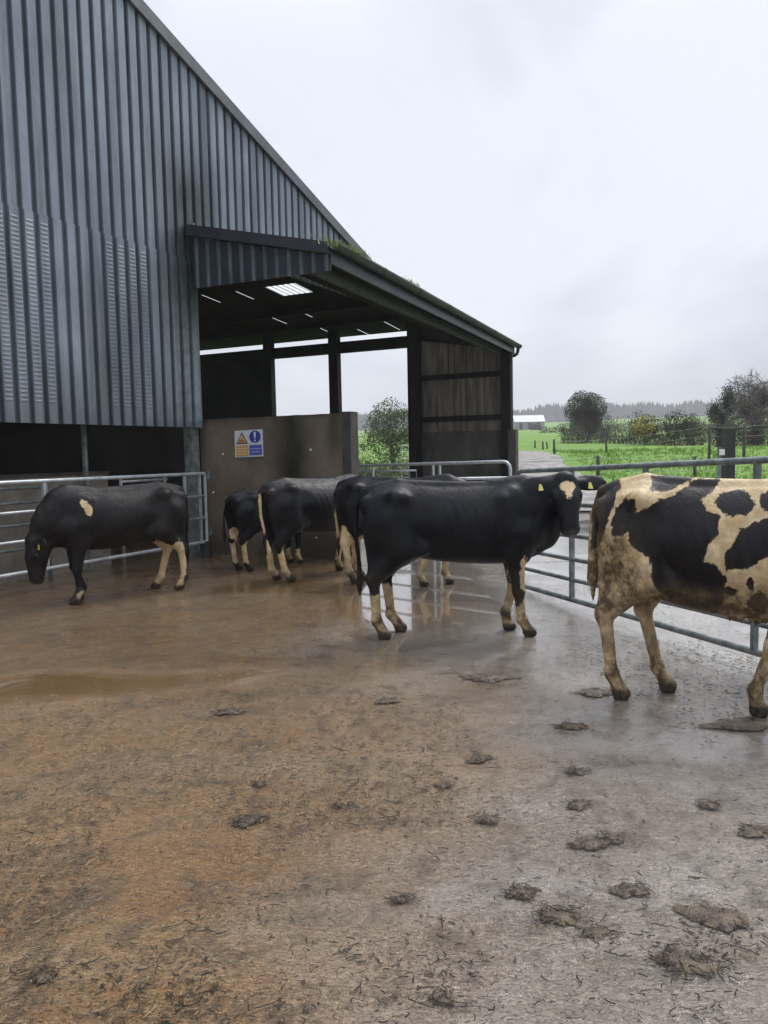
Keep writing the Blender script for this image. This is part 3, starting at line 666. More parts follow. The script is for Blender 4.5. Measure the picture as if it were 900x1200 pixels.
# left barn gate
fr = [1.30, .96, .62, .27]
gL, _ = gate('metal_gate', Q0, Q0-PG*6.0, [1.285, .945, .615, .25], [1.30, .95, .61, .25], .026, [.02, .075, .48, .74], MT['galv'], 'pale galvanised barn gate behind the black grazing cow')
for q, zq in ((0, 1.2), (0, .35)): MB().tube([Vector((.05, .03, zq)), Vector((.05, .03, zq+.12))], .02, 8).build('hinge', MT['galvold'], gL)
gp_o = MB().box((0, 0, .13), (.14, .14, .26), 0).build('post_stub', MT['black']); gp_o.location = Q0+Vector((-.02, -.0, 0)); tag(gp_o, 'short black post stub under the end of the galvanised barn gate', 'post')
# yard gate (right)
YA = at(606, 683, 8.5); YB = at(877, 762, 5.25); dd = (YB-YA); dd.z = 0; YB2 = YA+dd*1.42
zA0, zA1 = zat(606, 552, 8.5), zat(606, 684, 8.5); zB0, zB1 = zat(877, 540, 5.25), zat(877, 762, 5.25); ex = lambda a, b: a+(b-a)*1.42
fr = [0, .274, .51, .69, .847, 1]
za = [zA0+(zA1-zA0)*f for f in fr]; zb2 = [ex(zA0, zB0)+(ex(zA1, zB1)-ex(zA0, zB0))*f for f in fr]
gR, PR = gate('metal_gate', (YA.x, YA.y, 0), (YB2.x, YB2.y, 0), za, zb2, .026, [], MT['galvold'], 'long grey weathered yard gate behind the muddy black and white cow', round_b=True)
def fR(px): 
    return xat(px, (YA.x, YA.y), (YB2.x-YA.x, YB2.y-YA.y))
for px in (670, 757, 888): 
    f = fR(px); l0 = za[0]*(1-f)+zb2[0]*f; l1 = za[-1]*(1-f)+zb2[-1]*f
    MB().bar(PR(f, l1), PR(f, l0), .045, .03, up=(YB2-YA).normalized()).build('upright', MT['galvold'], gR)
print('YGATE', tuple(YA), tuple(YB2), za, zb2)
# gate across the shed opening, with rounded end
OA = at(409, 560, 14.2); OB = at(598, 560, 12.2); OA.z = OB.z = 0
z_a = zat(412, 546, 14.2); z_b = zat(590, 541, 12.2)
gM, PM = gate('metal_gate', OA, OB, [z_a, z_a-.26, z_a-.52, z_a-.78, .25], [z_b, z_b-.26, z_b-.52, z_b-.78, .22], .028, [.17, .56, .60], MT['galv'], 'galvanised gate with rounded corner across the shed opening, behind the standing cow', round_b=True)
# feed barrier with thin vertical bars further back
FA = at(400, 560, 17.5); FB = at(488, 560, 16.8); FA.z = FB.z = 0; d = FB-FA; zf = zat(430, 552, 17.2)
fb = empty('bar_barrier', tuple(FA), 0, 'low barrier of thin upright bars seen through the shed opening', 'barrier')
for z in (zf, .35): MB().tube([up*z, d+up*z], .022, 8).build('rail', MT['galv'], fb, True)
for i in range(13): MB().tube([d*(i/12)+up*.35, d*(i/12)+up*zf], .009, 6).build('bar', MT['galvold'], fb, True)

# ------------------------------------------------------------------ cows (smooth signed distance bodies)
def surface_nets(F, org, h):
    ins = F < 0; nx, ny, nz_ = F.shape
    acc = np.zeros((nx-1, ny-1, nz_-1, 3), np.float32); cnt = np.zeros((nx-1, ny-1, nz_-1), np.float32)
    for ax in range(3):
        sl0 = [slice(None)]*3; sl1 = [slice(None)]*3; sl0[ax] = slice(0, -1); sl1[ax] = slice(1, None)
        a = F[tuple(sl0)]; b = F[tuple(sl1)]; cross = (ins[tuple(sl0)] != ins[tuple(sl1)])
        tt_ = np.where(cross, a/np.where(cross, a-b, 1), 0).astype(np.float32)
        o1, o2 = [k for k in range(3) if k != ax]
        for d1 in (0, 1):
            for d2 in (0, 1):
                s = [slice(None)]*3; s[o1] = slice(d1, F.shape[o1]-1+d1); s[o2] = slice(d2, F.shape[o2]-1+d2); s = tuple(s)
                c = cross[s]; acc[..., ax] += np.where(c, tt_[s], 0); acc[..., o1] += c*d1; acc[..., o2] += c*d2; cnt += c
    m = cnt > 0; idx = -np.ones(cnt.shape, np.int64); idx[m] = np.arange(m.sum()); ii = np.argwhere(m)
    V = (ii + acc[m]/cnt[m][:, None])*h + np.array(org); faces = []
    for ax in range(3):
        sl0 = [slice(None)]*3; sl1 = [slice(None)]*3; sl0[ax] = slice(0, -1); sl1[ax] = slice(1, None)
        a = ins[tuple(sl0)]; b = ins[tuple(sl1)]; o1, o2 = (ax+1) % 3, (ax+2) % 3
        e = np.argwhere(a != b); e = e[(e[:, o1] > 0) & (e[:, o2] > 0) & (e[:, o1] < F.shape[o1]-1) & (e[:, o2] < F.shape[o2]-1)]
        fl = a[e[:, 0], e[:, 1], e[:, 2]]
        q = []
        for d1, d2 in ((1, 1), (0, 1), (0, 0), (1, 0)):
            c = e.copy(); c[:, o1] -= d1; c[:, o2] -= d2; q.append(idx[c[:, 0], c[:, 1], c[:, 2]])
        q = np.stack(q, 1); q[~fl] = q[~fl][:, ::-1]; faces.append(q)
    return V, np.concatenate(faces)

class SDF:
    def __init__(s, lo, hi, h):
        s.lo = np.array(lo, float); s.h = h; s.n = np.ceil((np.array(hi)-s.lo)/h).astype(int)+1
        s.F = np.full(s.n, 1.0, np.float32); s.ax = [s.lo[i]+np.arange(s.n[i])*h for i in range(3)]
    def region(s, a, b):
        i0 = np.maximum(np.floor((np.array(a)-s.lo)/s.h).astype(int), 0); i1 = np.minimum(np.ceil((np.array(b)-s.lo)/s.h).astype(int)+1, s.n)
        sl = tuple(slice(i0[k], i1[k]) for k in range(3))
        g = np.meshgrid(*[s.ax[k][sl[k]] for k in range(3)], indexing='ij'); return sl, g
    def blend(s, sl, d, k, sub=False):
        a = s.F[sl]
        if sub: hh = np.clip(.5-.5*(a+d)/k, 0, 1); s.F[sl] = a*(1-hh)+(-d)*hh + k*hh*(1-hh); return
        hh = np.clip(.5+.5*(a-d)/k, 0, 1); s.F[sl] = a*(1-hh)+d*hh - k*hh*(1-hh)
    def cone(s, a, b, r1, r2, k=.03, sy=1.0):      # tapered capsule, optionally flattened sideways
        a = np.array(a, float); b = np.array(b, float); r = max(r1, r2); m = r*max(1, sy)+k+s.h*3
        sl, (x, y, z) = s.region(np.minimum(a, b)-m, np.maximum(a, b)+m)
        ym = (a[1]+b[1])/2
        ab = b-a; px, py, pz = x-a[0], y-a[1], z-a[2]
        t = np.clip((px*ab[0]+py*ab[1]+pz*ab[2])/max(ab@ab, 1e-9), 0, 1)
        qx, qy, qz = px-t*ab[0], (py-t*ab[1])/sy, pz-t*ab[2]
        d = (np.sqrt(qx*qx+qy*qy+qz*qz)-(r1+(r2-r1)*t)); s.blend(sl, d*min(1, sy) if sy < 1 else d, k)
    def ell(s, c, rad, k=.03, M=None, sub=False):  # ellipsoid with axes = columns of M
        c = np.array(c, float); rad = np.array(rad, float); m = rad.max()+k+s.h*3; sl, (x, y, z) = s.region(c-m, c+m)
        p = np.stack([x-c[0], y-c[1], z-c[2]], -1)
        if M is not None: p = p@np.array(M)
        q = np.sqrt(((p/rad)**2).sum(-1)); q2 = np.sqrt(((p/rad**2)**2).sum(-1)); d = q*(q-1)/np.maximum(q2, 1e-6); s.blend(sl, d, k, sub)

def make_cow(name, label, loc, yaw, scale, head, legs=None, hs=1.12, hl=.86, dags=0, tr=(.036, .026, .02, .019, .028), tail=None, h=.015, pale=None, poly_black=None, dirt=None, mat_='cow', deep=0.0, tags=(1, 1), fat=1.0, blaze=()):
    """cow frame: x forward, y left, z up; about 1.31 tall"""
    poll, nose, fore = head
    S = SDF((-1.15, -.62, -.03), (1.5, .62, 1.62), h)
    xs = [-.84, -.80, -.74, -.64, -.52, -.38, -.20, .00, .20, .36, .50, .62, .72, .80, .86]
    tp = [1.16, 1.225, 1.27, 1.295, 1.31, 1.29, 1.265, 1.26, 1.27, 1.295, 1.315, 1.295, 1.24, 1.16, 1.06]
    bt = [1.06, .96, .88, .82, .79, .745, .675, .615, .585, .585, .60, .635, .69, .77, .88]
    wd = [.05, .12, .17, .205, .235, .225, .255, .275, .265, .225, .19, .175, .155, .12, .05]
    bt = [b_-deep*math.exp(-((x_+.0)/.42)**2) for b_, x_ in zip(bt, xs)]
    xx = np.linspace(-.84, .86, 171); ker = np.exp(-np.linspace(-2, 2, 13)**2); ker /= ker.sum()
    sm = lambda a: np.convolve(np.pad(np.interp(xx, xs, a), 6, mode='edge'), ker, 'valid')
    tp_, bt_, wd_ = sm(tp), sm(bt), sm(wd)*fat
    sl, (x, y, z) = S.region((-.95, -.42, .35), (.98, .42, 1.45))
    t_, b_, w_ = np.interp(x, xx, tp_), np.interp(x, xx, bt_), np.interp(x, xx, wd_)
    zc_ = b_+(t_-b_)*.47; hh = np.where(z > zc_, t_-zc_, zc_-b_); zn = (z-zc_)/hh
    ridge = np.where(zn > 0, 1-.34*np.clip(zn, 0, 1)**1.6, 1-.16*np.clip(-zn, 0, 1)**2)
    rib_ = 1 + .018*np.cos((x+.25*(z-1))*2*math.pi/.085)*np.exp(-((x-.02)/.22)**2)*sstep(-.6, -.1, zn)*sstep(.75, .3, zn); wv = w_*ridge*rib_
    p_ = 2.35; rho = (np.abs(y/wv)**p_+np.abs(zn)**p_)**(1/p_)
    d = (rho-1)*np.minimum(wv, hh)*.9; d = np.maximum(d, np.maximum(-.84-x, x-.86)); S.blend(sl, d, .01)
    # bony landmarks and muscles
    for sg in (-1, 1):
        S.ell((-.53, sg*.185, 1.165), (.085, .05, .06), .09); S.ell((-.80, sg*.10, 1.13), (.05, .04, .06), .06); S.cone((-.53, sg*.20, 1.17), (-.60, sg*.19, .98), .05, .06, .06)
        S.ell((-.64, sg*.125, .93), (.17, .11, .25), .07)
        S.ell((.46, sg*.12, .96), (.12, .085, .27), .08); S.ell((.62, sg*.11, .86), (.10, .09, .11), .06)
        S.ell((-.30, sg*.245, 1.05), (.13, .06, .12), .06, sub=False) if False else None
        S.ell((-.36, sg*.355, 1.10), (.12, .14, .13), .08, sub=True); S.ell((-.70, sg*.27, 1.13), (.10, .09, .10), .07, sub=True)
    S.ell((-.02, 0, .70-deep), (.46, .16, .10), .08)
    S.cone((-.80, 0, 1.235), (-.52, 0, 1.29), .03, .03, .04); S.cone((-.52, 0, 1.285), (.3, 0, 1.25), .03, .03, .04); S.cone((.3, 0, 1.26), (.56, 0, 1.285), .03, .04, .05)
    L_ = dict(hr=[(-.46, -.17, .76), (-.71, -.135, .505), (-.665, -.135, .15), (-.60, -.135, .03)], hl=[(-.46, .17, .76), (-.71, .135, .505), (-.665, .135, .15), (-.60, .135, .03)],
              fr=[(.47, -.135, .70), (.50, -.125, .385), (.485, -.12, .14), (.53, -.12, .03)], fl=[(.47, .135, .70), (.50, .125, .385), (.485, .12, .14), (.53, .12, .03)])
    if legs: L_.update(legs)
    hoofs = []
    for kx in ('hr', 'hl'):
        a, b, c, e = [np.array(q) for q in L_[kx]]; sg = -1 if kx == 'hr' else 1
        S.cone((-.58, sg*.12, .98), a, .16, .125, .06); S.cone(a, b+(b-a)*.02, .118, .058, .05, .85)
        S.cone((-.74, sg*.11, .95), b+np.array([-.012, 0, .03]), .085, .032, .05, .8)
        S.ell(b+np.array([-.005, 0, 0]), (.060, .044, .068), .025); S.cone(b, c, .050, .040, .02, .85)
        S.ell(c, (.052, .045, .048), .02); S.cone(c, e+np.array([0, 0, .03]), .043, .048, .015); hoofs.append(e)
    for kx in ('fr', 'fl'):
        a, b, c, e = [np.array(q) for q in L_[kx]]
        S.cone((.52, a[1], .86), a, .12, .085, .06); S.cone(a, b, .086, .052, .04, .85); S.ell(b, (.054, .048, .06), .02)
        S.cone(b, c, .045, .037, .02, .9); S.ell(c, (.048, .043, .045), .02); S.cone(c, e+np.array([0, 0, .03]), .041, .047, .015); hoofs.append(e)
    for e in hoofs:
        for sg in (-1, 1): S.ell((e[0]+.015, e[1]+sg*.019, .032), (.062, .027, .045), .008)
    # head frame
    X = Vector(nose).normalized(); Zf = Vector(fore); Zf = (Zf - X*Zf.dot(X)).normalized(); Yl = Zf.cross(X); Po = Vector(poll)
    hp = lambda a, b, c: tuple(Po + (X*a*hl + Yl*b + Zf*c)*hs)
    Mh = np.array([X, Yl, Zf]).T
    # neck
    nb_top, nb_bot = np.array([.62, 0, 1.10]), np.array([.66, 0, .88]); nt_, nbm = np.array(hp(.0, 0, -.05)), np.array(hp(.05, 0, -.13))
    mid = (np.array([.70, 0, 1.08])+nt_)/2 + np.array([0, 0, .02])
    S.cone(nb_top, mid, .165, .125, .09, .85); S.cone(mid, nt_, .125, .09, .05, .85)
    mid2 = (nb_bot+nbm)/2; S.cone(nb_bot, mid2, .13, .095, .09, .7); S.cone(mid2, nbm, .095, .07, .05, .8)
    S.ell((.80, 0, .86), (.06, .05, .11), .08)
    # skull
    he = lambda c, r, k, M=None, sub=False: S.ell(c, tuple(v*hs for v in r), k, M, sub)
    hc = lambda a, b, r1, r2, k: S.cone(a, b, r1*hs, r2*hs, k)
    he(hp(.06, 0, -.065), (.125, .108, .095), .03, Mh); he(hp(.15, 0, -.06), (.12, .110, .088), .03, Mh)
    hc(hp(.18, 0, -.05), hp(.40, 0, -.065), .088, .066, .03); he(hp(.430, 0, -.07), (.050, .074, .058), .02, Mh); he(hp(.43, 0, -.105), (.045, .055, .035), .015, Mh)
    hc(hp(.06, 0, -.15), hp(.36, 0, -.115), .058, .034, .03)
    he(hp(-.02, 0, -.01), (.05, .065, .045), .03, Mh)
    for sg in (-1, 1):
        he(hp(.135, sg*.088, -.02), (.04, .025, .025), .02, Mh); he(hp(.10, sg*.07, -.11), (.08, .03, .06), .03, Mh)
        he(hp(.475, sg*.032, -.055), (.014, .012, .012), .006, Mh, sub=True)
        he(hp(.145, sg*.118, -.04), (.022, .014, .016), .008, Mh, sub=True)
        eu = (Yl*sg + X*(.12) - X*.14 - Zf*.10).normalized(); ew = X - eu*X.dot(eu); ew.normalize(); et = eu.cross(ew)
        Me = np.array([eu, ew, et]).T; ec = Vector(hp(.01, sg*.085, -.04)) + eu*.105*hs
        he(tuple(ec), (.13, .066, .017), .018, Me); hc(hp(.01, sg*.07, -.04), tuple(ec-eu*.05), .032, .024, .02)
    # tail
    if tail is None: tail = [(-.82, 0, 1.22), (-.885, 0, 1.10), (-.895, .01, .85), (-.87, .015, .62), (-.87, .02, .45)]
    rs = tr
    for i in range(len(tail)-1): S.cone(tail[i], tail[i+1], rs[min(i, 4)], rs[min(i+1, 4)], .012)
    e = np.array(tail[-1]); S.cone(e, e+np.array([0, 0, -.14]), .034, .008, .015)
    S.ell((-.42, 0, .74-deep*.5), (.08, .08, .05), .05)           # small udder / flank fold
    for sg in (-1, 1):
        S.ell((-.36, sg*.17, .74-deep*.4), (.10, .035, .07), .05)    # skin fold in front of the stifle
        S.cone((.37, sg*.165, 1.14), (.42, sg*.19, .90), .03, .04, .09)  # edge of the shoulder blade
        S.ell((.56, sg*.10, .72), (.06, .07, .10), .05)
    rd = np.random.default_rng(5)
    for k_ in range(dags):
        xd = rd.uniform(-.45, .48); yd = rd.normal(0, .07); S.ell((xd, yd, np.interp(xd, xx, bt_)-.025+abs(yd)*.35), (rd.uniform(.014, .03), rd.uniform(.014, .03), rd.uniform(.025, .05)), .010)
    V, Fq = surface_nets(S.F, S.lo, h)
    V[:, 2] = np.maximum(V[:, 2], 0.0)
    # one light smoothing pass
    acc = np.zeros_like(V); cn = np.zeros(len(V))
    for i in range(4):
        for j in (1, 3): np.add.at(acc, Fq[:, i], V[Fq[:, (i+j) % 4]]); np.add.at(cn, Fq[:, i], 1)
    V = V*.5 + .5*acc/np.maximum(cn, 1)[:, None]
    root = empty('cow', loc, yaw, label, 'cow', 'young cattle standing in the yard'); root.scale = scale if isinstance(scale, tuple) else (scale,)*3
    body = numesh('body', V, Fq, MT[mat_], root)
    x, y, z = V[:, 0], V[:, 1], V[:, 2]
    pat = np.full(len(V), -.3)
    if pale:
        for (c, r) in pale:
            c = np.array(c); r = np.array(r); q = np.sqrt((((V-c)/r)**2).sum(1)); pat = np.maximum(pat, (1-q)*r.min())
    for (c, r) in blaze:
        q = np.sqrt(((((V-np.array(Po))@Mh/hs/np.array([hl, 1, 1])-np.array(c))/np.array(r))**2).sum(1)); pat = np.maximum(pat, (1-q)*min(r))
    if poly_black:
        pat = np.full(len(V), .3)
        for pg in poly_black: pat = np.minimum(pat, poly_sd(x, z, pg))
    lg = (z < .62) & (np.abs(x) > -1)
    setattr_(body, 'pat', np.clip(pat, -.3, .3))
    dd_ = dirt(V) if dirt else .5*sstep(.35, .05, z)
    setattr_(body, 'dirt', np.clip(dd_, 0, 1))
    hf = sstep(.075, .055, z)*.85; setattr_(body, 'hoof', hf)
    setattr_(body, 'muz', sstep(.085, .055, np.sqrt(((V-np.array(hp(.46, 0, -.075)))**2).sum(1))))
    for sg in (-1, 1):
        mb = MB(); c = Vector(hp(.145, sg*.100, -.04)); n_ = 10
        vs = []; 
        for i in range(1, n_):
            for j in range(12):
                th, ph = math.pi*i/n_, 2*math.pi*j/12; vs.append(c+Vector((math.sin(th)*math.cos(ph), math.sin(th)*math.sin(ph), math.cos(th)))*.019)
        fs = [((i)*12+j, i*12+(j+1) % 12, (i+1)*12+(j+1) % 12, (i+1)*12+j) for i in range(n_-2) for j in range(12)]
        mb.add(vs, fs).build('eye', MT['eye'], root, True)
        if tags[0 if sg < 0 else 1]:
            eu = (Yl*sg + X*(.12) - X*.14 - Zf*.10).normalized(); ew = (X - eu*X.dot(eu)).normalized(); et = eu.cross(ew)
            et = et if et.dot(Zf) > 0 else -et
            c = Vector(hp(.01, sg*.085, -.04)) + eu*.11 + et*.022 + ew*.035
            mb = MB(); a_, b_ = eu*.021, ew*.028
            mb.hexa([c-a_*.5-b_-et*.002, c+a_*.5-b_-et*.002, c+a_+b_-et*.002, c-a_+b_-et*.002, c-a_*.5-b_+et*.002, c+a_*.5-b_+et*.002, c+a_+b_+et*.002, c-a_+b_+et*.002])
            mb.build('ear_tag', MT['yellow'], root)
    return root
def poly_sd(x, z, P):
    P = np.array(P, float); n_ = len(P); d = np.full(x.shape, 1e9); ins = np.zeros(x.shape, bool)
    for i in range(n_):
        a, b = P[i], P[(i+1) % n_]; e = b-a; wx_, wz = x-a[0], z-a[1]; t = np.clip((wx_*e[0]+wz*e[1])/(e@e+1e-12), 0, 1)
        d = np.minimum(d, np.hypot(wx_-t*e[0], wz-t*e[1]))
        c = ((a[1] > z) != (b[1] > z)) & (x < (b[0]-a[0])*(z-a[1])/((b[1]-a[1]) or 1e-12)+a[0]); ins ^= c
    return np.where(ins, -d, d)
def ellp(cx, cz, rx, rz, n_=16): return [(cx+rx*math.cos(2*math.pi*i/n_), cz+rz*math.sin(2*math.pi*i/n_)) for i in range(n_)]

LEGW = lambda side, x0, z0, rz=.3, rx=.14: ((x0, side*.13, z0), (rx, .12, rz))
# --- standing cow, head turned to the camera
make_cow('cow', 'black cow standing side on with white forehead spot, head turned to the camera',
    (.62, 6.42, 0), R(-1), (.965, 1.0, 1.0), ((.90, -.15, 1.295), (.03, -.45, -.89), (.02, -.9, .42)),
    legs=dict(hr=[(-.48, -.17, .76), (-.74, -.135, .50), (-.72, -.135, .15), (-.67, -.135, .03)], hl=[(-.44, .17, .76), (-.64, .135, .51), (-.60, .135, .15), (-.53, .135, .03)],
              fr=[(.47, -.135, .70), (.50, -.125, .385), (.53, -.12, .14), (.58, -.12, .03)], fl=[(.47, .135, .70), (.50, .125, .385), (.42, .12, .16), (.44, .12, .03)]),
    h=.0125, fat=.92, deep=-.03,
    blaze=[((.075, 0, .02), (.055, .056, .08)), ((.125, 0, .02), (.07, .024, .08))],
    hs=1.16, hl=.80,
    pale=[((-.68, 0, .17), (.25, .3, .27)), ((-.60, 0, .10), (.25, .3, .2)), ((.54, -.14, .55), (.042, .1, .16)), ((.56, -.1, .12), (.1, .14, .20)), ((.42, .1, .22), (.12, .15, .2)),
          ((-.30, 0, .55), (.10, .14, .09)), ((.3, 0, .50), (.28, .13, .055))],
    dirt=lambda V: np.clip(.75*sstep(.40, .05, V[:, 2]) + .35*sstep(.62, .5, V[:, 2]), 0, 1))
# --- muddy pied cow on the right
cx = lambda q: -.7275+((600+q/3)-713)/182.0
cz = lambda q: 1.34-((520+q/3)-563)/200.0
PG_ = lambda pts: [(cx(a), cz(b)) for a, b in pts]
pb = [PG_([(250, 100), (350, 150), (365, 175), (355, 230), (330, 330), (300, 380), (250, 420)]), PG_([(345, 300), (360, 250), (400, 222), (435, 215), (445, 260), (430, 320), (400, 345), (355, 350)]),
      PG_([(420, 300), (445, 262), (500, 235), (560, 205), (600, 175), (640, 150), (720, 150), (705, 180), (660, 220), (680, 250), (725, 270), (718, 330), (695, 350), (672, 420), (720, 430), (745, 470), (735, 560), (700, 620), (560, 590), (505, 500), (492, 410), (440, 385), (418, 345)]),
      PG_([(478, 145), (560, 135), (645, 138), (600, 165), (545, 195), (482, 198)]),
      ellp(cx(765), cz(232), .11, .07), PG_([(742, 380), (790, 310), (905, 250), (960, 260), (930, 340), (860, 410), (800, 440), (745, 442)]),
      ellp(cx(890), cz(225), .10, .06), ellp(cx(757), cz(512), .045, .032), ellp(cx(822), cz(487), .026, .042), ellp(cx(845), cz(548), .058, .072), ellp(cx(905), cz(520), .045, .11),
      ellp(.52, 1.12, .09, .10), ellp(.85, 1.1, .16, .3), ellp(1.1, 1.1, .2, .4)]
PATG = lambda x, z: np.min([poly_sd(x, z, p_) for p_ in pb], 0)
def mud(V):
    x, y, z = V[:, 0], V[:, 1], V[:, 2]
    d_ = .95*np.exp(-((x+.70)/.16)**2-((z-.80)/.20)**2) + 1.5*sstep(.76, .58, z)*sstep(-.50, -.35, x)*sstep(.62, .4, x)*(z > .44) + 1.0*sstep(.50, .04, z) + .6*np.exp(-((x+.62)/.2)**2-((z-.60)/.14)**2) + .06 + .28*sstep(-.02, .02, PATG(x, z)) + .9*np.exp(-((x+.86)/.06)**2)
    return np.clip(d_, 0, 1)
make_cow('cow', 'muddy cream and black patched cow at the right edge, before the yard gate',
    (2.02, 4.50, 0), R(-28), (.88, 1.05, 1.045), ((1.06, 0, 1.22), (.75, 0, -.65), (.6, 0, .75)),
    legs=dict(hr=[(-.50, -.17, .76), (-.77, -.135, .50), (-.72, -.135, .15), (-.67, -.135, .03)], hl=[(-.42, .17, .76), (-.56, .13, .50), (-.46, .12, .15), (-.40, .12, .03)],
              fr=[(.38, -.135, .70), (.29, -.125, .39), (.19, -.12, .14), (.20, -.12, .03)], fl=[(.50, .135, .70), (.56, .125, .385), (.58, .12, .14), (.63, .12, .03)]),
    tail=[(-.82, 0, 1.22), (-.875, 0, 1.08), (-.88, -.03, .92), (-.875, -.04, .80), (-.875, -.05, .70)], tr=(.038, .034, .034, .038, .045),
    h=.0115, dags=90, poly_black=pb, dirt=mud, mat_='cowmud', deep=.06)
# --- grazing cow on the left
make_cow('cow', 'black cow with its head down and a small white patch on its shoulder',
    (-2.98, 8.52, 0), R(180+41), .955, ((.97, 0, .73), (.06, 0, -1), (1, 0, .06)), h=.015,
    legs=dict(hr=[(-.46, -.17, .76), (-.68, -.135, .505), (-.58, -.135, .15), (-.52, -.135, .03)], hl=[(-.48, .17, .76), (-.74, .135, .505), (-.76, .135, .15), (-.70, .135, .03)],
              fl=[(.47, .135, .70), (.52, .125, .385), (.50, .12, .14), (.55, .12, .03)], fr=[(.47, -.135, .70), (.46, -.125, .385), (.38, -.12, .14), (.42, -.12, .03)]),
    pale=[((.44, .22, 1.12), (.045, .12, .05)), ((.40, .22, 1.06), (.04, .12, .06)), ((-.66, .1, .33), (.12, .3, .30)), ((-.52, .14, .52), (.07, .12, .07)), ((-.56, -.1, .33), (.12, .3, .28)), ((.5, .1, .08), (.06, .2, .08))],
    dirt=lambda V: .5*sstep(.3, .04, V[:, 2])+.12)
# --- cow beside the wall, seen from behind at an angle
make_cow('cow', 'black cow with a pale streaked tail and hind leg, standing before the concrete wall',
    (-.84, 9.72, 0), R(41), .955, ((.80, .36, 1.17), (.5, .75, -.45), (.4, .2, .9)), h=.016,
    tail=[(-.82, 0, 1.22), (-.90, -.01, 1.10), (-.90, -.03, .85), (-.86, -.06, .60), (-.84, -.10, .42)],
    legs=dict(hr=[(-.50, -.17, .76), (-.72, -.135, .50), (-.64, -.135, .15), (-.56, -.135, .03)], fl=[(.47, .135, .70), (.46, .125, .385), (.40, .12, .14), (.42, .12, .03)]),
    pale=[((-.90, -.03, .82), (.05, .06, .30)), ((-.66, -.14, .22), (.10, .1, .24)), ((-.66, .14, .18), (.10, .1, .20)), ((-.36, 0, .56), (.12, .12, .08)), ((.42, .12, .34), (.08, .1, .30)), ((.52, -.12, .12), (.08, .07, .16)), ((-.84, -.1, .4), (.06, .06, .15))],
    dirt=lambda V: .6*sstep(.35, .05, V[:, 2])+.25*np.exp(-((V[:, 0]+.86)/.08)**2))
# --- small cow seen from behind
make_cow('cow', 'small black calf with white hocks seen from behind, below the safety sign',
    (-1.57, 10.58, 0), R(50), .83, ((.84, -.28, .95), (.35, -.55, -.75), (.8, -.1, .6)), h=.018,
    tail=[(-.82, 0, 1.22), (-.885, .02, 1.10), (-.86, .13, .95), (-.86, .15, .75), (-.86, .14, .6)],
    pale=[((-.66, .14, .35), (.12, .1, .22)), ((-.66, -.14, .33), (.11, .1, .20)), ((-.72, .05, .62), (.12, .10, .10)), ((-.86, .15, 1.0), (.03, .03, .12)), ((.5, 0, .15), (.15, .3, .12))],
    dirt=lambda V: .6*sstep(.35, .05, V[:, 2]))
# --- cow mostly hidden behind the standing cow
make_cow('cow', 'black cow with pale dirty hind legs, mostly hidden behind the standing cow',
    (.22, 8.96, 0), R(-20), .965, ((1.06, .05, 1.1), (.7, .1, -.7), (.7, 0, .7)), h=.016,
    legs=dict(fr=[(.42, -.135, .70), (.34, -.125, .385), (.24, -.12, .14), (.28, -.12, .03)]),
    pale=[((-.68, 0, .42), (.16, .3, .36)), ((-.86, 0, .75), (.06, .08, .20)), ((.27, -.12, .28), (.12, .1, .26)), ((.5, .12, .2), (.1, .1, .2))],
    dirt=lambda V: .75*sstep(.5, .05, V[:, 2])+.4*np.exp(-((V[:, 0]+.86)/.08)**2))

# ------------------------------------------------------------------ straw, dung and litter
def straw(n_, seed, cols):
    rg = np.random.default_rng(seed); mb = MB()
    for i in range(n_):
        Y = 1.7*math.exp(rg.random()*1.75); X = (rg.random()*2-1)*(Y*.62+.1)
        den = fbm(np.array([X*1.1+5]), np.array([Y*1.1]))[0]; 
        if rg.random() > sstep(.40, .58, den)*.95+.08: continue
        if puddle(np.array([X]), np.array([Y]))[0] > .75 and rg.random() > .25: continue
        a = rg.random()*6.283; ln = rg.uniform(.008, .035)*(1 + (rg.random() > .95)*1.8); c = rg.normal(0, 1.0); w_ = rg.uniform(.0010, .0028)
        p = Vector((X, Y, .006+rg.random()*.012)); pts = []
        for k in range(4):
            pts.append(p.copy()); p = p + Vector((math.cos(a), math.sin(a), rg.normal(0, .10)))*(ln/3); a += c*.45
            p.z = max(p.z, .004)
        vs = []
        for k, q in enumerate(pts):
            d = (pts[min(k+1, 3)]-pts[max(k-1, 0)]); sd_ = Vector((-d.y, d.x, 0)).normalized()*w_*(1 if k in (1, 2) else .5); vs += [q-sd_, q+up*w_*1.2, q+sd_]
        fs = []
        for k in range(3): fs += [(3*k, 3*k+3, 3*k+4, 3*k+1), (3*k+1, 3*k+4, 3*k+5, 3*k+2)]
        gr_ = float(sstep(-1.0, .9, X + rg.normal(0, .5))); mb.cur = int(rg.choice(len(cols), p=[.30+.52*gr_, .50-.37*gr_, .20-.15*gr_])); mb.add(vs, fs)
    return mb
SM = [mat('dark_straw', (.018, .013, .008), (.045, .033, .02), 30, (.3, .55), 0), mat('brown_straw', (.09, .062, .035), (.15, .105, .06), 30, (.35, .6), 0), mat('pale_straw', (.20, .14, .075), (.3, .22, .125), 30, (.4, .6), 0)]
tag(straw(36000, 3, SM).build('straw_litter', SM), 'wet straw scraps strewn over the muddy yard', 'straw', kind='stuff')

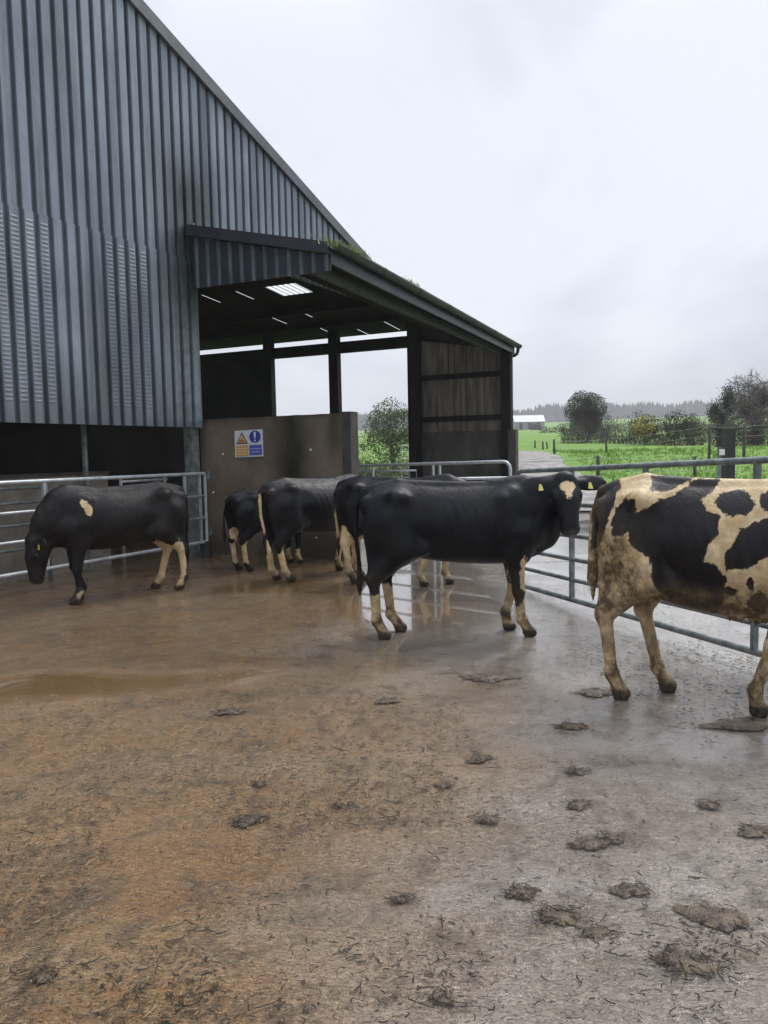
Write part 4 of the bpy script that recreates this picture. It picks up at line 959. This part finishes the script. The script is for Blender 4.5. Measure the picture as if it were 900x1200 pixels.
MT['dung'] = mat('wet_dung', (.028, .019, .010), (.12, .082, .046), 14, (.22, .5), .9, .015)
def clump(px, py, rx, n_, label, seed, hgt=.02):
    rg = np.random.default_rng(seed); c = onground(px, py); mb = MB(); na, nr = 64, 12; ph = rg.random(4)*50; rot = rg.uniform(-.5, .5); vs = []
    hgt = hgt*rg.uniform(.5, .95)*min(1, rx/.06)
    for i in range(nr+1):
        q = i/nr
        for j in range(na):
            a = 2*math.pi*j/na; rr = rx*.60*(.48+.95*float(fbm(np.array([2.2*math.cos(a)+ph[0]]), np.array([2.2*math.sin(a)+ph[1]]), 4)[0])**1.3*1.4)
            x, y = rr*q*math.cos(a)*1.35, rr*q*math.sin(a)*.8; x, y = x*math.cos(rot)-y*math.sin(rot), x*math.sin(rot)+y*math.cos(rot)
            n1_ = float(fbm(np.array([x*28+ph[2]]), np.array([y*28+ph[3]]), 4)[0])
            vs.append((x, y, (hgt*(1-q**2.2)*(.15+2.2*max(n1_-.30, 0)) + .004*(1-q))*(1 if q < 1 else 0)))
    mb.add(vs, [(i*na+j, i*na+(j+1) % na, (i+1)*na+(j+1) % na, (i+1)*na+j) for i in range(nr) for j in range(na)])
    for k in range(int(n_*7)):
        a = rg.random()*6.28; p = Vector((rg.normal(0, rx*.42), rg.normal(0, rx*.28), .003+rg.random()*hgt*.4)); pts = [p]; cv = rg.normal(0, .5)
        for q in range(5): p = p+Vector((math.cos(a), math.sin(a), rg.normal(-.05, .12)))*rg.uniform(.004, .014); p.z = max(p.z, .003); pts.append(p.copy()); a += cv+rg.normal(0, .3)
        mb.tube(pts, float(rg.uniform(.0008, .002)), 4)
    o = mb.build('dung_clump', MT['dung'], None, True); o.location = (c.x, c.y, 0.006); tag(o, label, 'dung', 'dung clumps lying on the yard')
CL = [(292, 963, .085, 9, 'dark dung clump by itself left of the middle of the yard'), (305, 920, .04, 4, 'small dark dung crumb just beyond the lone clump on the left half'),
      (270, 835, .10, 7, 'flat dark dung smear beyond the lone clump, near the brown pool'), (678, 945, .07, 8, 'round upright dung clump below the muddy patched cow'),
      (571, 962, .06, 6, 'lengthwise dung clump near the centre of the foreground'), (675, 905, .06, 6, 'dung clump between the round clump and the patched cow'),
      (562, 890, .08, 7, 'loose dung clump beyond the centre of the foreground'), (520, 922, .05, 5, 'crumbly small dung pile at the centre of the yard'),
      (670, 852, .12, 8, 'flat wide dung patch just left of the patched cow\'s hind hoof'), (612, 1048, .06, 14, 'dark tangled dung clump in the lower centre foreground'),
      (655, 1075, .085, 14, 'wide tangled straw and dung heap in the lower foreground'), (700, 1095, .07, 7, 'dung and straw trail end, lower right foreground'),
      (800, 1130, .10, 9, 'long dark dung strip in the lower right corner'), (718, 985, .06, 5, 'small dung pile right of the round clump'),
      (830, 945, .06, 4, 'faint dung spot near the right edge of the yard'), (50, 1145, .06, 6, 'dark dung clump in the lower left corner'),
      (470, 1055, .04, 4, 'small dung knob near the bottom centre'), (570, 795, .22, 8, 'long dung smear in front of the standing cow'),
      (455, 822, .10, 5, 'thin dung smear behind the foreground, below the standing cow\'s hind feet'), (700, 812, .16, 7, 'dark dung ridge beside the patched cow\'s near hind hoof'),
      (865, 850, .22, 8, 'wide dark mud pile around the patched cow\'s front hoof'), (690, 990, .10, 4, 'scattered dung bits right of centre foreground'), (885, 975, .09, 5, 'dung pile at the right edge of the foreground'),
      (840, 1075, .13, 5, 'patchy dung spread near the right edge, lower foreground'), (740, 1045, .08, 4, 'loose dung crumbs right of the tangled heap'), (395, 945, .03, 3, 'tiny dung crumb between the left clump and the centre'),
      (520, 1175, .04, 3, 'tiny dark twist of dung at the bottom edge')]
for i, (px, py, rx, n_, lb) in enumerate(CL): clump(px, py, rx, n_, lb, 100+i)
# concrete joint lines read as faint ridges are part of the bump; one slab joint step
# ------------------------------------------------------------------ vegetation
def leaves(mb, pts, size, rg, flat_=.5):
    for p in pts:
        p = Vector(p); u = Vector(rg.normal(0, 1, 3)).normalized(); v = u.cross(Vector(rg.normal(0, 1, 3))).normalized(); s_ = size*rg.uniform(.5, 1.3)
        mb.add([p-u*s_, p+v*s_*.55, p+u*s_, p-v*s_*.55], [(0, 1, 2, 3)])
def branch_tree(rg, base_r, height, spread, levels=4, nb=4, up_b=.35, seed_dir=Vector((0, 0, 1)), first=.3, gravity=0.0, minr=.006):
    mb = MB(); tips = []
    def grow(p, d, ln, r, lv):
        n_ = 4; pts = [p]; rs = [r]
        for k in range(n_):
            d = (d + Vector(rg.normal(0, .16, 3)) + up*(.04-gravity*lv*.02)).normalized(); p = p+d*(ln/n_); pts.append(p); rs.append(r*(1-.42*(k+1)/n_))
        mb.tube(pts, rs, 6 if lv < 2 else 4, caps=False)
        if lv >= levels: tips.append(p); return
        m_ = nb if lv else nb+2
        for k in range(m_):
            f = rg.uniform(.35, 1) if k else 1.0; idx = min(int(f*n_), n_-1); q = pts[idx].lerp(pts[idx+1], f*n_-idx)
            ax = Vector(rg.normal(0, 1, 3)); nd = (d*(1.0-spread*.5) + (ax-d*ax.dot(d)).normalized()*spread*rg.uniform(.7, 1.2) + up*up_b*.3).normalized()
            grow(q, nd, ln*rg.uniform(.55, .8), max(rs[idx]*.6, minr), lv+1)
    grow(Vector((0, 0, 0)), seed_dir, height*first, base_r, 0); return mb, tips
def crown_pts(rg, c, rad, n_, shell=.55, lumps=9, amp=.35):
    """points through a lumpy crown volume with gaps"""
    dirs = rg.normal(0, 1, (lumps, 3)); dirs /= np.linalg.norm(dirs, axis=1)[:, None]; gain = rg.uniform(-amp, amp, lumps); out_ = []
    ph = rg.random(3)*20
    while len(out_) < n_:
        d = rg.normal(0, 1, 3); d /= np.linalg.norm(d); R_ = 1 + (gain*np.clip(dirs@d, 0, 1)**6).sum(); q = shell+(1-shell)*rg.random()**.6 if rg.random() < .8 else rg.random()**.4
        p = d*q*R_; g_ = math.sin(p[0]*5+ph[0])*math.sin(p[1]*5+ph[1])*math.sin(p[2]*5+ph[2])
        if g_ > .12 and rg.random() < .85: continue
        out_.append((c[0]+p[0]*rad[0], c[1]+p[1]*rad[1], c[2]+p[2]*rad[2]))
    return out_
def pos(px, D): 
    r = ray(px, 520); X = r.x/r.y*D; return Vector((X, D, gz(X, D)))
def hpx(n_, D): return n_*D/F_PX                     # photo pixels to metres
# bushy ivy tree left of centre right
rg = np.random.default_rng(21); b0 = pos(688, 62)
t = empty('ivy_covered_tree', tuple(b0), 0, 'dense round brown green tree at the end of the hedge, left of the gorse', 'tree')
tr_, tips = branch_tree(rg, .13, 4.4, .8, 4, 3, first=.32); tr_.build('trunk', MT['bark'], t, True)
mb = MB(); leaves(mb, crown_pts(rg, (-.1, 0, 2.3), (1.45, 1.3, 1.75), 16000, .25, 14, .3), .06, rg); leaves(mb, crown_pts(rg, (.5, 0, 1.2), (1.0, .9, 1.0), 2200, .3), .07, rg); mb.build('crown', MT['bushleaf'], t)
b1 = pos(708, 63); t = empty('bare_tree', tuple(b1), 0, 'leafless twiggy tree leaning out right of the dense round tree', 'tree')
tr_, tips = branch_tree(rg, .09, 3.4, .95, 5, 3, first=.34, seed_dir=Vector((.45, 0, .9)).normalized()); tr_.build('trunk', MT['twig'], t, True)
mb = MB(); leaves(mb, [tuple(Vector(q)+Vector(rg.normal(0, .1, 3))) for q in tips for _ in range(3)], .05, rg); mb.build('crown', MT['bushleaf'], t)
# two ash trees with ivy
for i, (px, D, hh, lb) in enumerate(((846, 46, 4.6, 'spreading leafless tree with ivy on its trunk, just behind the black strainer post'), (886, 47, 4.7, 'leafless ivy clad tree at the right edge of the photo'), )):
    rg = np.random.default_rng(33+i*5); b_ = pos(px, D); hb = 8.2; t = empty('ivy_clad_tree', tuple(b_), 0, lb, 'tree', 'leafless ivy clad trees in the hedge')
    tr_, tips = branch_tree(rg, .17, hb, .95, 5, 4, first=.27, up_b=.2, minr=.010); tr_.build('trunk', MT['twig'], t, True)
    lim = [v for v in tr_.v]; mb = MB(); sel = [lim[k] for k in rg.integers(0, len(lim), 5000) if lim[k][2] < hh*.60 and math.hypot(lim[k][0], lim[k][1]) < .55]
    leaves(mb, [tuple(Vector(q)+Vector(rg.normal(0, .11, 3))) for q in sel for _ in range(2)], .05, rg)
    leaves(mb, [(rg.normal(0, .17), rg.normal(0, .17), rg.uniform(.1, hh*.42)) for _ in range(4200)], .05, rg)
    leaves(mb, [(rg.normal(.35, .2), rg.normal(0, .2), rg.normal(hh*.58, .38)) for _ in range(2600)], .05, rg)
    leaves(mb, [(rg.normal(-.45, .2), rg.normal(0, .2), rg.normal(hh*.42, .3)) for _ in range(2200)], .05, rg)
    mb.build('ivy', MT['ivy'], t)
# hedge along the field
rg = np.random.default_rng(50); A_, B_ = pos(658, 60), pos(960, 43); hd = empty('hedge', tuple(A_), 0, 'long low brown hedge crossing the field behind the fence posts', 'hedge')
mb = MB(); tw = MB(); L_ = (B_-A_); pts = []
for i in range(17000):
    f = rg.random(); q = L_*f; vn_ = vnoise(f*26, 1.0); hgt = (.35+.95*vn_+.25*vnoise(f*60, 4.0))
    if vn_ < .3 and rg.random() < .6: continue
    x_, y_ = q.x+rg.normal(0, .2), q.y+rg.normal(0, .35); pts.append((x_, y_, gz(A_.x+x_, A_.y+y_)-A_.z+rg.random()**.7*hgt))
leaves(mb, pts, .055, rg); mb.build('foliage', MT['hedge'], hd)
for i in range(380):
    f = rg.random(); q = L_*f; x_, y_ = q.x, q.y+rg.normal(0, .3); z_ = gz(A_.x+x_, A_.y+y_)-A_.z; p = Vector((x_, y_, z_)); pp = [p]
    for k in range(4): p = p+Vector((rg.normal(0, .14), rg.normal(0, .1), rg.uniform(.25, .6))); pp.append(p)
    tw.tube(pp, [.02, .014, .01, .007, .004], 4, False)
tw.build('stems', MT['twig'], hd)
# second, farther hedge line on the field
rg = np.random.default_rng(51); A_, B_ = pos(632, 150), pos(905, 140); hd = empty('hedge', tuple(A_), 0, 'distant thin hedgerow on the pale field beyond the gorse', 'hedge')
mb = MB(); L_ = B_-A_; pts = []
for i in range(5000):
    f = rg.random(); q = L_*f; hgt = 1.0+2.0*vnoise(f*18, 9.0)**2; x_, y_ = q.x, q.y+rg.normal(0, .4); pts.append((x_, y_, gz(A_.x+x_, A_.y+y_)-A_.z+rg.random()*hgt))
leaves(mb, pts, .15, rg); mb.build('foliage', MT['hedge'], hd)
# gorse
for i, (px, D, w_, h_, yel, lb) in enumerate(((757, 52, 1.0, 1.35, 1, 'gorse bush with bright yellow flowers in the hedge'), (790, 51, .95, 1.6, .12, 'dark ragged gorse bush right of the yellow flowering one'), (810, 51, .7, 1.2, .2, 'smaller gorse bush next to the spreading leafless tree'))):
    rg = np.random.default_rng(60+i); b_ = pos(px, D); b_.z += .75; g_ = empty('gorse_bush', tuple(b_), 0, lb, 'bush', 'gorse bushes in the hedge')
    mb = MB(); leaves(mb, crown_pts(rg, (0, 0, h_*.35), (w_, w_*.8, h_*.62), 2600, .3, 8, .6), .055, rg); mb.build('foliage', MT['gorse'], g_)
    if yel < .5: yel = 0
    mb = MB(); leaves(mb, crown_pts(rg, (-.2, -.25, h_*.45), (w_*.85, w_*.8, h_*.5), int(900*yel), .6, 6, .5), .045, rg); yel and mb.build('flowers', MT['gorseflower'], g_)
    mb = MB(); [mb.tube([(rg.normal(0, .1), rg.normal(0, .1), -.8), (rg.normal(0, .35), rg.normal(0, .3), h_*.3)], [.03, .01], 4, False) for _ in range(7)]; mb.build('stems', MT['bark'], g_)
# hawthorn behind the opening
rg = np.random.default_rng(70); b_ = pos(461, 34); t = empty('hawthorn_tree', tuple(b_), 0, 'bushy green tree seen through the shed opening', 'tree')
tr_, tips = branch_tree(rg, .13, 4.1, .85, 5, 3, first=.3); tr_.build('trunk', MT['twig'], t, True)
mb = MB(); leaves(mb, crown_pts(rg, (0, 0, 1.95), (1.25, 1.1, 1.45), 6500, .3, 14, .35), .045, rg); leaves(mb, [tuple(Vector(q)+Vector(rg.normal(0, .12, 3))) for q in tips for _ in range(6)], .04, rg); mb.build('crown', MT['hawthorn'], t)
rg = np.random.default_rng(71); b_ = pos(385, 33); t = empty('hawthorn_tree', tuple(b_), 0, 'sparse twiggy tree just showing above the concrete wall, left of the green tree', 'tree')
tr_, tips = branch_tree(rg, .10, 2.9, .9, 5, 3, first=.32); tr_.build('trunk', MT['twig'], t, True)
mb = MB(); leaves(mb, [tuple(Vector(q)+Vector(rg.normal(0, .12, 3))) for q in tips for _ in range(4)], .04, rg); leaves(mb, crown_pts(rg, (.3, 0, 1.2), (1.1, .7, .8), 1500, .3), .045, rg); mb.build('crown', MT['hawthorn'], t)
rg = np.random.default_rng(72); b_ = pos(415, 31); hd = empty('hedge', tuple(b_), 0, 'low dark green hedge below the trees seen through the shed opening', 'hedge')
mb = MB(); leaves(mb, [(rg.uniform(-3.5, 4.2), rg.normal(0, .4), rg.random()**.8*(.75+.3*math.sin(i*.37))) for i in range(9000)], .045, rg); mb.build('foliage', MT['hedge'], hd)
# conifer wood far off: one mass
rg = np.random.default_rng(80); mb = MB()
for i in range(2600):
    D = rg.uniform(830, 1000); px = rg.uniform(380, 960); r = ray(px, 520); X = r.x/r.y*D; hh = rg.uniform(16, 21.5)*(1+.10*math.sin(px*.03)+.08*math.sin(px*.11)); z_ = gz(X, D)-1; w_ = rg.uniform(3.2, 5.5)
    for l in range(5):
        f = l/5; zz0 = z_+hh*(.12+.72*f); rr = w_*(1-f)*1.0+.5; nn2 = 7; vs = [(X+rr*math.cos(6.283*j/nn2+l)*rg.uniform(.7, 1.2), D+rr*math.sin(6.283*j/nn2+l), zz0) for j in range(nn2)]+[(X, D, zz0+hh*.30)]
        mb.add(vs, [(j, (j+1) % nn2, nn2) for j in range(nn2)])
tag(mb.build('conifer_wood', MT['conifer']), 'misty dark conifer wood along the far ridge', 'wood', kind='stuff')
# grass tussocks near the yard
rg = np.random.default_rng(90); mb = MB()
MT['blade'] = leafmat('grass_blade', (.10, .235, .018), (.17, .30, .04), .8)
for i in range(5000):
    D = rg.uniform(19.3, 42); px = rg.uniform(400, 930); r = ray(px, 520); X = r.x/r.y*D
    if abs(X-track_center(D)) < 1.7: continue
    if X < 4 and D < 27.5: continue
    z_ = gz(X, D); hh = rg.uniform(.04, .11)*(1+1.2*(vnoise(X*.7, D*.7) > .68))
    for k in range(4):
        x_, y_ = X+rg.normal(0, .06), D+rg.normal(0, .06); s_ = .012; mb.add([(x_-s_, y_, z_), (x_+s_, y_, z_), (x_+rg.normal(0, .05), y_+rg.normal(0, .05), z_+hh)], [(0, 1, 2)])
tag(mb.build('rough_grass', MT['blade']), 'rough grass tussocks on the field beside the gravel track', 'grass', kind='stuff')

# ------------------------------------------------------------------ fences and posts in the field
def fpost(px, ytop, ybot, D, lab, r=.055, m='fencewood', cat='post', group='fence posts in the field'):
    rr = ray(px, 520); X = rr.x/rr.y*D; zt = zat(px, ytop, D); zb = gz(X, D)-.15; o = empty('fence_post', (X, D, zb), 0, lab, cat, group)
    MB().tube([(0, 0, 0), (random.uniform(-.02, .02), 0, (zt-zb)*.5), (random.uniform(-.05, .05), 0, zt-zb-.03), (random.uniform(-.05, .05), 0, zt-zb)], [r, r*1.02, r*.95, r*.7], 10).build('shaft', MT[m], o, True)
    return Vector((X, D, zt))
posts = []
fp = [(609.5, 523, 533, 60, 'small far fence post on the left of the gravel track'), (627, 516, 530, 52, 'fence post left of the leaning pair by the track'), (636.5, 517, 531, 48, 'leaning fence post right beside the gravel track bend'),
      (641, 518, 530, 50, 'thin fence post just behind the leaning one'), (650, 515, 539, 36, 'fence post nearest the gravel track, wires running right from it'), (710.5, 513, 534, 37, 'fence post in front of the dense round tree'),
      (831, 497, 530, 31, 'fence post left of the black strainer post'), (872, 497, 536, 29, 'fence post right of the black strainer post'), (700.5, 534, 560, 25, 'short near fence post above the standing cow\'s right ear'),
      (815, 535, 563, 24.5, 'short near fence post left of the black strainer post')]
for px, a_, b_, D, lb in fp: posts.append(fpost(px, a_, b_, D, lb))
# strainer post
rr = ray(853, 520); D = 21.5; X = rr.x/rr.y*D; zt = zat(853, 503, D)
o = empty('strainer_post', (X, D, gz(X, D)-.1), 0, 'thick square black gatepost standing in the grass behind the patched cow', 'post'); hgt = zt-gz(X, D)+.1
MB().box((0, 0, hgt/2), (.29, .27, hgt), .1).build('timber', MT['black'], o)
D2 = 20.9; rr = ray(843, 520); X2 = rr.x/rr.y*D2; zt2 = zat(843, 523, D2)
o = empty('steel_gate_post', (X2, D2, gz(X2, D2)-.1), 0, 'slim pitted galvanised post with a small white box, left of the black gatepost', 'post'); hg = zt2-gz(X2, D2)+.1
MB().box((0, 0, hg/2), (.10, .06, hg), 0).build('channel', MT['galvold'], o); MB().box((.05, -.04, hg-.16), (.14, .06, .16), 0).build('junction_box', MT['white'], o); MB().box((.0, -.0, hg+.01), (.22, .08, .05), 0).build('cap', MT['black'], o)
def wire(name, pts, lb, rad=.008, grp='fence wires across the field'):
    o = empty(name, tuple(pts[0]), 0, lb, 'fence wire', grp)
    for off in (-.08, -.45):
        q = []
        for i in range(len(pts)-1):
            for k in range(5): f = k/5; q.append(pts[i].lerp(pts[i+1], f)-pts[0]+up*(off-.05*math.sin(math.pi*f)))
        q.append(pts[-1]-pts[0]+up*off); MB().tube(q, rad, 5).build('strand', MT['wire'], o)
wire('fence_wire', [posts[4], posts[5], posts[6], posts[7], posts[7]+Vector((6, -6, .3))], 'wires strung between the upright field fence posts in front of the hedge')
wire('fence_wire', [posts[8]+Vector((-2.3, 3, -.1)), posts[8], posts[9], posts[9]+Vector((2.2, -2.6, .1))], 'wires between the short near fence posts behind the yard gate')
wire('fence_wire', [posts[2], posts[1], posts[0]], 'thin wires on the far left of the gravel track')
# white slatted hurdle by the green tree
D = 27.6; a_ = pos(470, D); o = empty('slatted_hurdle', tuple(a_), 0, 'small white slatted frame in front of the green tree, seen through the opening', 'hurdle')
wd_ = hpx(9, D); zt = zat(474, 521, D)-a_.z; 
for x_ in (0, wd_): MB().box((x_, 0, zt/2), (.035, .03, zt), 0).build('upright', MT['galv'], o)
for k in range(7): MB().box((wd_/2, -.02, zt*(.2+.8*k/6)-.02), (wd_, .015, .035), 0).build('slat', MT['white'], o)
# far farm shed
D = 340; a_ = pos(619, D); zb = zat(619, 509, D); zt = zat(619, 498, D)
o = empty('farm_shed', (a_.x, D, a_.z-.3), 0, 'distant long pale grey farm shed with low roof at the edge of the field', 'shed')
wd_ = hpx(34, D); hh = 6.6; 
MB().hexa([(-wd_/2, -4, 0), (wd_/2, -4, 0), (wd_/2, 4, 0), (-wd_/2, 4, 0), (-wd_/2, -4, hh*.55), (wd_/2, -4, hh*.55), (wd_/2, 4, hh*.55), (-wd_/2, 4, hh*.55)]).build('wall', mat('far_wall', (.2, .2, .19), (.28, .28, .27), .5, (.7, .9), 0), o)
MB().hexa([(-wd_/2-.3, -4.4, hh*.55), (wd_/2+.3, -4.4, hh*.55), (wd_/2+.3, 4.4, hh*.55), (-wd_/2-.3, 4.4, hh*.55), (-wd_/2-.3, -.1, hh), (wd_/2+.3, -.1, hh), (wd_/2+.3, .1, hh), (-wd_/2-.3, .1, hh)]).build('roof', mat('far_roof', (.5, .52, .53), (.6, .61, .62), .3, (.4, .6), 0), o)
for k in range(3): MB().box((-wd_*.3+k*wd_*.3, -4.03, hh*.26), (1.4, .06, hh*.42), 0).build('doorway', MT['innerwall'], o)
rg = np.random.default_rng(99); b_ = pos(628, 300); o = empty('bush', tuple(b_), 0, 'rounded grey green bush in front of the distant pale farm shed', 'bush')
mb = MB(); leaves(mb, crown_pts(rg, (0, 0, 1.0), (2.6, 2.0, 1.7), 2600, .4), .26, rg); mb.build('foliage', MT['hedge'], o); mb = MB(); mb.tube([(0, 0, -.2), (0, 0, .6)], .1, 6).build('stem', MT['bark'], o)

# ------------------------------------------------------------------ haze
mb = MB(); mb.hexa([(-1190, -60, -2), (1190, -60, -2), (1190, 1190, -2), (-1190, 1190, -2), (-1190, -60, 75), (1190, -60, 75), (1190, 1190, 75), (-1190, 1190, 75)])
hm = bpy.data.materials.new('mist'); hm.use_nodes = True; hn = hm.node_tree; hn.nodes.clear(); ho = hn.nodes.new('ShaderNodeOutputMaterial'); hv = hn.nodes.new('ShaderNodeVolumePrincipled')
hv.inputs['Color'].default_value = (.99, .99, 1, 1); hv.inputs['Density'].default_value = .00062; hn.links.new(hv.outputs[0], ho.inputs['Volume'])
hz = mb.build('haze', hm); tag(hz, 'thin pale mist over the yard and fields', 'haze', kind='stuff')
